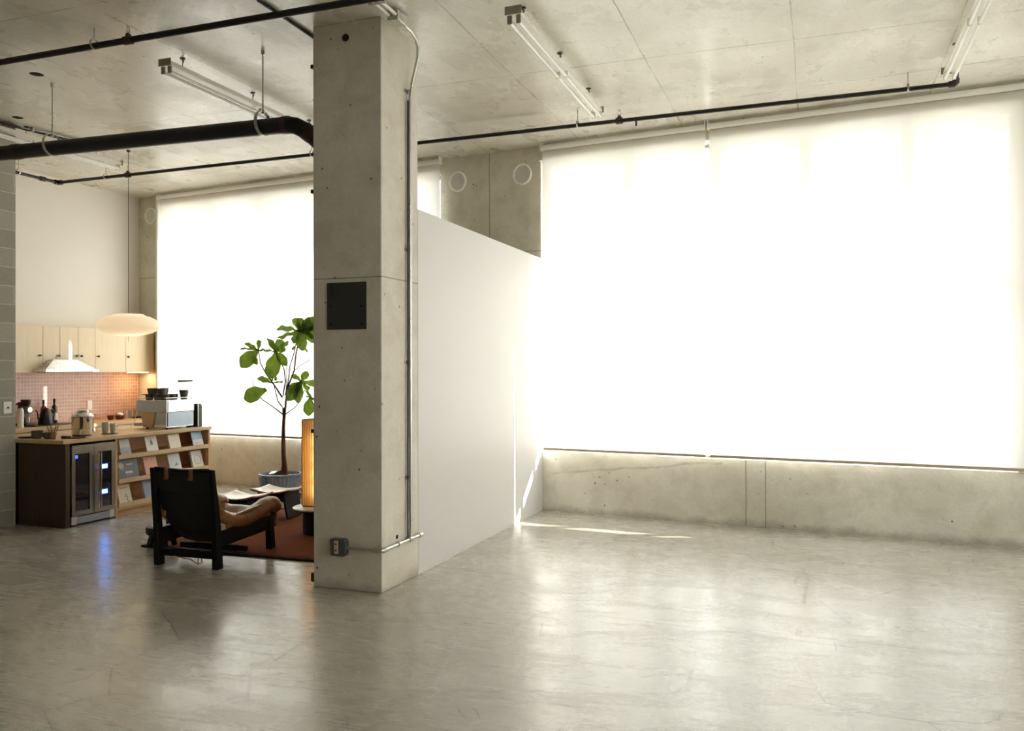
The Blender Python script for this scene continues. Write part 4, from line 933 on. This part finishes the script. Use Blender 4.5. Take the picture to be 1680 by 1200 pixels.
put('wire_ring', MB().tube([(PX+.155*math.cos(a*PI/12), PY+.155*math.sin(a*PI/12), PZ+.128) for a in range(25)], .003, 6, False), m_galv, pd)
put('pull_string', MB().tube([(PX, PY, PZ-.12), (PX, PY, PZ-.19)], .002, 6), m_plate, pd)
# ------------------------------------------------------------------ lounge corner
m_chairwood = wood('ebonised_wood', srgb(10, 9, 8), srgb(16, 14, 12), 'Z', .55, spec=.25)
# rug
t = NT('rug_wool'); nz = t.noise(90, t.mp(scale=(1, .25, 1)), 4); bg_ = t.noise(2.2, None, 3)
rc = t.mix(t.ramp(nz, [(.3, 0), (.7, 1)]), srgb(118, 66, 42), srgb(142, 84, 56)); rc = t.mix(t.math('MULTIPLY', bg_, .3), rc, srgb(96, 52, 34))
t.bump(nz, .5, .004); m_rug = t.set(col=rc, rough=.95, spec=.1)
rg = thing('rug', 'flat reddish brown rug under the leather lounge chair and stools', 'rug', (-4.4, 7.1, 0))
put('pile', MB().grid(lambda u, v: (-5.68+2.26*u, 5.985+2.2*v+.0*u, .010+.0012*math.sin(9*u)*math.sin(7*v)), 26, 22), m_rug, rg, solid=.008)
put('border', MB().box((-5.70, 5.965, .002), (-3.41, 5.995, .017)).box((-5.70, 8.175, .002), (-3.41, 8.2, .017)).box((-5.705, 5.965, .002), (-5.675, 8.2, .017)), plain('rug_edge', srgb(44, 28, 20), .9), rg)
RT = .0175

# lounge chair : local frame, x to the right, y to the front, origin under the middle of the back posts
ch = thing('lounge_chair', 'low black wood lounge chair with slung brown leather seen from behind', 'chair', (-4.775, 5.50, 0))
CM = Matrix.Translation((-4.775, 5.50, 0)) @ Matrix.Rotation(R(2), 4, 'Z')
def P(b): return b.xf(CM)
def beam(b, p0, p1, w0, d0, w1=None, d1=None):
    """a tapering bar between two points with a w (across x) by d (along y) section"""
    w1 = w0 if w1 is None else w1; d1 = d0 if d1 is None else d1
    p0, p1 = Vector(p0), Vector(p1)
    if abs((p1-p0).normalized().z) > .5: ax, ay = Vector((1, 0, 0)), Vector((0, 1, 0))
    elif abs((p1-p0).normalized().x) > .5: ax, ay = Vector((0, 1, 0)), Vector((0, 0, 1))
    else: ax, ay = Vector((1, 0, 0)), Vector((0, 0, 1))
    vs_ = [p+ax*sx*w/2+ay*sy*d/2 for p, w, d in ((p0, w0, d0), (p1, w1, d1)) for sx, sy in ((-1, -1), (1, -1), (1, 1), (-1, 1))]
    b.add(vs_, [(3, 2, 1, 0), (4, 5, 6, 7), (0, 1, 5, 4), (1, 2, 6, 5), (2, 3, 7, 6), (3, 0, 4, 7)]); return b
t = NT('cognac_leather'); ln = t.noise(7, None, 5, .65, .8); fn = t.noise(120, None, 3)
lc = t.mix(t.ramp(ln, [(.35, 0), (.7, 1)]), srgb(136, 88, 46), srgb(164, 112, 66))
t.bump(t.math('ADD', t.math('MULTIPLY', ln, 1.0), t.math('MULTIPLY', fn, .15)), .35, .012); m_leather = t.set(col=lc, rough=.30, spec=.6)
m_dleather = plain('dark_back_leather', srgb(17, 13, 7), .6, var=.12, scale=6)
m_strap = plain('leather_strap', srgb(120, 78, 40), .45)
HW = .283
for s in (-1, 1):
    put('rear_post', P(beam(beam(MB(), (s*HW, .0, .0), (s*HW, -.02, .36), .052, .075, .048, .06), (s*HW, -.02, .36), (s*HW, -.075, .80), .048, .06, .043, .028)), m_chairwood, ch, bevel=.005)
    put('front_leg', P(beam(MB(), (s*(HW-.005), .735, .0175), (s*(HW-.005), .715, .33), .050, .085, .050, .052)), m_chairwood, ch, bevel=.005)
    put('side_rail', P(beam(MB(), (s*HW, .02, .235), (s*(HW-.005), .71, .245), .032, .13, .032, .11)), m_chairwood, ch, bevel=.006)
put('rear_stretcher', P(beam(MB(), (-HW, .0, .105), (HW, .0, .105), .030, .055)), m_chairwood, ch, bevel=.003)
put('middle_stretcher', P(beam(MB(), (-HW, .26, .115), (HW, .26, .115), .035, .045)), m_chairwood, ch, bevel=.003)
put('rail_end', P(MB().tube([(HW-.02, .26, .115), (HW+.085, .26, .115)], .022, 12)), m_chairwood, ch)
put('top_rail', P(beam(MB(), (-HW, -.066, .765), (HW, -.066, .765), .022, .05)), m_chairwood, ch, bevel=.003)
put('front_rail', P(beam(MB(), (-HW, .70, .245), (HW, .70, .245), .030, .10)), m_chairwood, ch, bevel=.003)
# back panel: stiff dark leather slung between the posts
put('back_panel', P(MB().grid(lambda u, v: ((u-.5)*2*(HW-.02), -.082+.036*v+.02*math.sin(v*PI)+.012*math.cos((u-.5)*PI), (.800-.20*v-.006*math.cos((u-.5)*2*PI))), 12, 8)), m_dleather, ch, solid=.012)
for x in (-.135, .10):
    st = put('strap', P(MB().grid(lambda u, v, x=x: (x-.019+.038*u, -.098+.006*v, .800-.085*v), 2, 4)), m_strap, ch, solid=.006)
    put('buckle', P(MB().box((x-.021, -.104, .712), (x+.021, -.097, .728))), m_strap, st)
# cushion: back, seat and rolled front as one leather sheet; profile in (y, z)
prof = [(-.060, .80), (-.045, .74), (-.01, .62), (.035, .50), (.07, .38), (.11, .27), (.18, .205), (.28, .19), (.40, .22), (.52, .27), (.64, .33), (.73, .365), (.785, .345), (.80, .29), (.79, .20)]
def spline(pts, t_):
    n = len(pts)-1; f_ = min(max(t_*n, 0), n-1e-6); i = int(f_); u = f_-i
    g = lambda k: Vector(pts[min(max(k, 0), n)]).to_3d()
    p0, p1, p2, p3 = g(i-1), g(i), g(i+1), g(i+2)
    return .5*((2*p1)+(-p0+p2)*u+(2*p0-5*p1+4*p2-p3)*u*u+(-p0+3*p1-3*p2+p3)*u**3)
def cush(u, v):
    q = spline(prof, v); y, z = q.x, q.y
    narrow = 1-.32*math.exp(-((v-.42)/.13)**2)
    hw = (.30 if v < .35 else .30)*narrow
    x = (u-.5)*2*hw
    if v < .16: x *= .93
    e = abs(u-.5)*2
    z += .05*e**3*max(0, math.sin(max(0, v-.25)/.75*PI)) - .012*math.sin(u*2*PI*3)*.3*math.sin(v*30)
    y += .0
    return (x, y, z)
put('leather_sling', P(MB().grid(cush, 22, 44)), m_leather, ch, solid=.036, subd=1)
for s in (-1, 1):
    path = [(.02, .455), (.06, .430), (.13, .395), (.22, .365), (.32, .352), (.43, .362), (.54, .388), (.65, .415), (.73, .422), (.79, .395), (.815, .345)]
    n = 40; b = MB(); pts = []; rr = []
    for i in range(n+1):
        q = spline(path, i/n); v = i/n
        pts.append((s*(HW+.0-.012*math.sin(v*PI)), q.x, q.y-.012)); rr.append((.034+.034*math.sin(min(1, v*1.35+.12)*PI*.5))*(1+.03*math.sin(v*46+s)+.02*math.sin(v*83))*(1 if v < .9 else (1-(v-.9)*5.5)))
    b.tube(pts, rr, 18)
    for i, q in enumerate(b.v):
        k_ = i//18
        if k_ < len(pts):
            cxx = pts[k_][0]; q.x = cxx+(q.x-cxx)*1.12
    put('arm_roll', P(b), m_leather, ch, subd=1)
    # leather skirt hanging from the roll over the rail to the hollow seat
    put('arm_flap', P(MB().grid(lambda u, v, s=s: (s*(HW+.028-.02*u), .10+.60*v, .40-.09*u+.05*v*(1-u)), 6, 14)), m_leather, ch, solid=.02)
put('sling_underside', P(MB().grid(lambda u, v: (lambda q_: (q_[0]*1.0, q_[1]-(.030 if v < .62 else .012), q_[2]-(.004 if v < .5 else .028)))(cush(.02+.96*u, .03+.80*v)), 18, 30)), m_dleather, ch, solid=.006, subd=1)
# cord lashing under the rear stretcher
put('lashing', P(MB().tube([(-.12, -.03, .09), (-.02, -.034, .075), (.05, -.034, .07), (.09, -.034, .05), (.12, -.034, .035), (.16, -.034, .05), (.155, -.034, .085)], .004, 6).tube([(.12, -.034, .035), (.125, -.034, .09)], .004, 6)), m_strap, ch)
put('under_strap', P(MB().tube([(-.17, .27, .115), (-.03, .16, .19), (.05, .2, .20)], .005, 6)), m_dleather, ch)

# small black stool beside the chair
fs = thing('low_stool', 'small round black stool with flared legs left of the lounge chair', 'stool', (-5.47, 5.98, RT))
SX, SY = -5.47, 5.98
put('seat', MB().lathe([(.0001, .105), (.115, .108), (.140, .125), (.146, .16), (.140, .185), (.10, .180), (.0001, .168)], (SX, SY, RT), 30), plain('black_stool_seat', srgb(26, 25, 23), .28), fs)
for a in (200, 320, 80):
    ca, sa = math.cos(R(a)), math.sin(R(a))
    put('leg', MB().tube([(SX+ca*.08, SY+sa*.08, RT+.12), (SX+ca*.125, SY+sa*.125, RT)], [.034, .024], 12), m_blackwood, fs)

# two sling stools with pale leather saddles
m_pale = plain('pale_leather', srgb(226, 208, 182), .22, var=.04, spec=.7)
m_tan = plain('tan_underside', srgb(120, 66, 40), .5)
def saddle(loc, rz, label):
    t_ = thing('saddle_stool', label, 'stool', loc, 'pale saddle stools by the fig tree')
    M_ = Matrix.Translation(loc) @ Matrix.Rotation(rz, 4, 'Z')
    put('saddle', MB().grid(lambda u, v: ((u-.5)*.44, (v-.5)*.36, .300-.038*math.cos((u-.5)*PI)*1.0+.012*(2*v-1)**2), 16, 10).xf(M_), m_pale, t_, solid=.008)
    put('underside', MB().grid(lambda u, v: ((u-.5)*.455, (v-.5)*.375, .292-.038*math.cos((u-.5)*PI)+.012*(2*v-1)**2), 16, 10).xf(M_), m_tan, t_, solid=.010)
    for s in (-1, 1):
        b = MB().add([(s*.155, -.16, .27), (s*.155, .16, .27), (s*.20, .15, .0), (s*.20, -.15, .0), (s*.130, -.16, .26), (s*.130, .16, .26), (s*.175, .15, .0), (s*.175, -.15, .0)],
                     [(0, 1, 2, 3), (7, 6, 5, 4), (0, 4, 5, 1), (1, 5, 6, 2), (2, 6, 7, 3), (3, 7, 4, 0)])
        put('leg', b.xf(M_), m_blackwood, t_, bevel=.003)
    for s in (-1, 1): put('rail', MB().box((-.15, s*.135-.012, .18), (.15, s*.135+.012, .235)).xf(M_), m_blackwood, t_)
    return t_
saddle((-5.49, 7.13, RT), R(4), 'pale saddle stool nearer the lounge chair')
saddle((-5.42, 7.62, RT), R(6), 'pale saddle stool farther back, before the fig tree pot')
# fig tree
TX, TY = -6.20, 8.75
ft = thing('fig_tree', 'fiddle leaf fig tree in a ribbed pot before the kitchen blind', 'plant', (TX, TY, 0))
t = NT('pot_glaze'); pn = t.noise(6, t.mp(scale=(1, 1, .3)), 4)
m_pot = t.set(col=t.mix(t.ramp(pn, [(.35, 0), (.65, 1)]), srgb(92, 96, 104), srgb(150, 160, 178)), rough=.28, spec=.6)
m_bark = wood('bark', srgb(120, 78, 52), srgb(84, 52, 34), 'Z', .8)
m_twig = plain('twig', srgb(88, 56, 38), .8)
t = NT('fig_leaf'); vn = t.noise(9, None, 3)
lfc = t.mix(t.ramp(vn, [(.3, 0), (.7, 1)]), srgb(38, 66, 22), srgb(84, 116, 46))
geo = t.n('ShaderNodeNewGeometry'); lfc2 = t.mix(geo.outputs['Backfacing'], lfc, srgb(150, 176, 104))
t.set(col=lfc2, rough=.32, spec=.5); tl = t.n('ShaderNodeBsdfTranslucent'); t.l(t.mix(vn, srgb(110, 150, 40), srgb(170, 190, 70)), tl.inputs[0])
mx = t.n('ShaderNodeMixShader'); mx.inputs[0].default_value = .26; t.l(t.b.outputs[0], mx.inputs[1]); t.l(tl.outputs[0], mx.inputs[2]); t.l(mx.outputs[0], t.out.inputs[0]); m_leaf = t.m
pt_ = put('pot', MB().lathe([(.0001, .03), (.165, .03), (.185, .045), (.225, .14), (.245, .25), (.250, .285)], (TX, TY, 0), 96, None, .018, 32).lathe([(.250, .285), (.258, .292), (.258, .312), (.240, .314), (.232, .27), (.0001, .265)], (TX, TY, 0), 96), m_pot, ft)
put('soil', MB().grid(lambda u, v: (TX+(u*.230)*math.cos(2*PI*v), TY+(u*.230)*math.sin(2*PI*v), .285+.055*math.exp(-(u*3)**2)+.008*math.sin(u*40)*math.sin(v*50)), 10, 30), plain('dark_soil', srgb(58, 38, 28), .95, var=.4, scale=40), ft)
put('saucer', MB().lathe([(.0001, .0), (.20, .0), (.235, .012), (.245, .045), (.238, .045), (.225, .018), (.0001, .014)], (TX+.03, TY, 0), 48), plain('terracotta', srgb(150, 96, 70), .7), ft)
def at(u, v, dy=0.0):
    """a point of the tree: u, v measured from the trunk base in metres sideways and up, dy depth"""
    return Vector((TX+u*.9405-dy*.0, TY+u*.3397+dy, v))
put('trunk', MB().tube([at(.055, .28), at(.05, .40, .01), at(.045, .60, -.01), at(.04, .80), at(.05, 1.0), at(.045, 1.12)], [.045, .034, .024, .021, .019, .016], 12)
    .tube([at(.02, .28, .03), at(.035, .38, .02), at(.055, .50, .0), at(.055, .9, -.01), at(.075, 1.15, -.01), at(.09, 1.32, -.01)], [.042, .032, .018, .014, .013, .010], 10)
    .tube([at(.095, .28, -.02), at(.075, .40, -.01), at(.05, .50, .015), at(.035, .7, .015)], [.022, .016, .010, .007], 8), m_bark, ft)
K = 10.27/1377.3          # metres per measured unit at the tree's distance
def q(px, py, dy=0.0): return at((px-461)*K, 1.6+(604.5-py)*K, dy)
def twig(pts, r0=.008, r1=.003):
    n = len(pts); return [q(*p_) for p_ in pts], [r0+(r1-r0)*i/(n-1) for i in range(n)]
for pts, r0, r1 in (
    ([(466, 680), (452, 668, -.02), (437, 656, -.05), (424, 640, -.08), (423, 622, -.08)], .006, .003),
    ([(465, 668), (455, 658, .03), (449, 640, .05), (446, 628, .05)], .006, .003),
    ([(465, 652), (452, 632, .0), (440, 612, -.03), (433, 595, -.05), (430, 575, -.05)], .008, .004),
    ([(466, 650), (466, 625, .05), (463, 605, .06), (452, 578, .04)], .006, .004),
    ([(471, 650), (470, 620, .02), (471, 585, .02)], .004, .002),
    ([(470, 648), (476, 630, .0), (483, 608, .02), (486, 580, .02), (492, 560, .0), (494, 540, .0)], .009, .005),
    ([(470, 648), (478, 620, -.03), (480, 600, -.03), (487, 575, -.02), (490, 555, -.02)], .006, .004),
    ([(470, 680), (485, 668, .02), (494, 655, .04), (498, 640, .04)], .005, .003),
    ([(471, 640), (480, 632, .06), (492, 628, .07)], .006, .004),
    ([(482, 610), (495, 600, -.02), (514, 590, -.04)], .004, .003),
    ([(498, 640, .04), (508, 648, .05), (512, 658, .05)], .004, .002)):
    a_, r_ = twig(pts, r0*1.35, r1*1.5); put('branch', MB().tube(a_, r_, 7), m_twig, ft)
leafrnd = random.Random(11)
LB = MB()
def leaf(hub, tip, wd, face=0.0, curl=.12):
    p0, p1 = Vector(hub), Vector(tip); L = (p1-p0).length; d_ = (p1-p0).normalized()
    view = Vector((.42, -.90, -.05)).normalized()              # leaves fan out roughly facing the room
    side = d_.cross(view).normalized(); side = (Matrix.Rotation(face, 3, d_) @ side); nr = side.cross(d_)
    nu, nv = 6, 10; vs_ = []; fs_ = []
    for j in range(nv+1):
        t_ = j/nv
        w = wd*L*(.06+ .94*(math.sin(min(1, (t_**1.25)*1.02)*PI*.93+.12)**.75 if t_ < .98 else .05))*(.62+.55*t_)
        w *= 1+.05*math.sin(t_*17+leafrnd.random())
        c_ = p0+d_*L*t_ - Vector((0, 0, 1))*curl*L*t_*t_
        for i in range(nu+1):
            s_ = (i/nu-.5)*2
            vs_.append(c_+side*(s_*w)+nr*(w*.28*abs(s_)**1.3+.012*math.sin(t_*14+s_*3)))
    for j in range(nv):
        for i in range(nu):
            a_ = j*(nu+1)+i; fs_.append((a_, a_+1, a_+nu+2, a_+nu+1))
    LB.add(vs_, fs_, True)
Z5 = .1542
def z5(x, y, dy=0.0): return q(400+x*Z5, 505+y*Z5, dy)
def cluster(hub, tips, hd=0.0):
    for i, (x, y, w, dy, fc) in enumerate(tips):
        leaf(z5(hub[0], hub[1], hd), z5(x, y, hd+dy), w*.80, fc)
cluster((600, 240), [(505, 70, .30, .10, .3), (600, 75, .34, .05, -.2), (715, 85, .36, .12, .2), (425, 200, .26, -.12, .9), (425, 290, .24, -.10, -1.0), (565, 360, .40, -.05, .1), (705, 430, .36, -.12, -.2), (700, 200, .34, .16, .5), (770, 330, .30, .05, .2), (640, 440, .16, .10, .9), (780, 170, .34, .0, .0), (800, 90, .36, .1, .0), (850, 250, .34, .1, .3)])
cluster((330, 465), [(195, 290, .18, .08, .9), (345, 305, .34, .10, .1), (300, 310, .26, -.08, .4), (415, 325, .20, .10, .8), (492, 400, .34, -.12, .4), (470, 590, .36, -.04, -.2), (340, 720, .42, -.10, .1), (205, 430, .16, -.1, 1.0)], .04)
cluster((192, 450), [(155, 315, .24, .08, .5), (12, 410, .10, -.02, 1.2), (100, 355, .20, -.10, .6), (80, 600, .44, -.14, .1), (295, 440, .18, -.05, 1.0)], -.05)
cluster((140, 500), [(205, 590, .36, -.05, .0)], -.05)
cluster((598, 785), [(462, 695, .26, .05, .5), (560, 690, .26, .12, .3), (690, 655, .36, -.06, .2), (748, 840, .30, -.12, .7), (770, 800, .26, .1, .3), (600, 985, .30, -.10, .2), (440, 905, .42, .02, .1), (500, 955, .38, -.12, -.2), (650, 930, .18, .1, .8)], .06)
cluster((285, 800), [(170, 725, .28, -.08, .6), (380, 772, .14, .04, 1.1), (240, 740, .24, .08, .4)], .05)
cluster((285, 870), [(98, 935, .46, -.10, .1), (230, 850, .24, .04, .4), (315, 895, .22, -.04, .2)], -.06)
cluster((695, 950), [(705, 1130, .44, -.06, .0), (760, 990, .3, .05, .4), (650, 940, .16, .0, .9)], .05)
cluster((330, 710), [(320, 770, .34, .02, .0)], .04)
cluster((560, 400), [(520, 440, .4, .02, .0)], 0)
fo = put('foliage', LB, m_leaf, ft)

# pleated floor lamp on a low round table
tb_ = thing('side_table', 'low round side table with white top and black drum base', 'table', (-4.50, 6.98, RT))
BX, BY = -4.50, 6.98
put('base', MB().lathe([(.0001, 0), (.155, 0), (.155, .215), (.0001, .215)], (BX, BY, RT), 40), m_black, tb_)
put('table_edge', MB().lathe([(.0001, .210), (.19, .212), (.245, .232), (.250, .240), (.0001, .240)], (BX, BY, RT), 48), m_black, tb_)
put('table_top', MB().lathe([(.0001, .2402), (.250, .2402), (.250, .252), (.245, .256), (.0001, .256)], (BX, BY, RT), 48), m_whiteg, tb_)
lp = thing('table_lamp', 'tall rectangular pleated paper lamp glowing warm on the round table', 'lamp', (BX, BY+.02, RT+.256))
lz = RT+.257; n = 0; pts = []
W2, D2 = .140, .10
def pleat(ax0, ay0, ax1, ay1, k_):
    for i in range(k_):
        u = (i+.5*(i % 2)*.0)/k_; x_, y_ = ax0+(ax1-ax0)*u, ay0+(ay1-ay0)*u
        nx, ny = (ay1-ay0), -(ax1-ax0); l_ = math.hypot(nx, ny); o_ = .010 if (i//1) % 2 else -.010
        pts.append((BX+x_+nx/l_*o_, BY+.02+y_+ny/l_*o_))
pleat(-W2, -D2, W2, -D2, 26); pleat(W2, -D2, W2, D2, 18); pleat(W2, D2, -W2, D2, 26); pleat(-W2, D2, -W2, -D2, 18)
b = MB(); m = len(pts); b.add([(x_, y_, lz+.012) for x_, y_ in pts]+[(x_, y_, lz+.835) for x_, y_ in pts], [(i, (i+1) % m, m+(i+1) % m, m+i) for i in range(m)])
sb = MB()
for i in range(1, m, 2):
    x_, y_ = pts[i]; sb.box((x_-.0024, y_-.0024, lz+.012), (x_+.0024, y_+.0024, lz+.835))
put('pleat_folds', sb, plain('fold_brown', srgb(196, 150, 92), .6), lp)
t = NT('pleated_shade'); df = t.n('ShaderNodeBsdfDiffuse'); tl = t.n('ShaderNodeBsdfTranslucent'); mx = t.n('ShaderNodeMixShader'); mx.inputs[0].default_value = .5
df.inputs[0].default_value = (*srgb(238, 218, 172), 1); tl.inputs[0].default_value = (*srgb(246, 226, 182), 1)
t.l(df.outputs[0], mx.inputs[1]); t.l(tl.outputs[0], mx.inputs[2]); t.l(mx.outputs[0], t.out.inputs[0])
put('shade', b, t.m, lp)
put('foot', MB().box((BX-W2+.004, BY+.02-D2+.004, lz), (BX+W2-.004, BY+.02+D2-.004, lz+.012)), m_iron, lp)
put('shade_rim', MB().tube([(BX-W2, BY+.02-D2, lz+.836), (BX+W2, BY+.02-D2, lz+.836), (BX+W2, BY+.02+D2, lz+.836), (BX-W2, BY+.02+D2, lz+.836), (BX-W2, BY+.02-D2, lz+.836)], .004, 6), m_strap, lp)
put('bulb_tube', MB().tube([(BX, BY+.02, lz+.02), (BX, BY+.02, lz+.62)], .018, 14), plain('lamp_stem', srgb(220, 210, 190), .5), lp)
for z in (.16, .32, .48, .64):
    l = D.lights.new('lamp_glow', 'POINT'); l.energy = 1.0; l.color = (1, .80, .56); l.shadow_soft_size = .035
    lo = D.objects.new('lamp_glow', l); COL.objects.link(lo); lo.parent = lp; lo.location = (0, -.04, z)
l = D.lights.new('pendant_glow', 'POINT'); l.energy = 1.6; l.color = (1, .90, .78); l.shadow_soft_size = .04
lo = D.objects.new('pendant_glow', l); COL.objects.link(lo); lo.parent = pd; lo.location = (0, 0, 0)
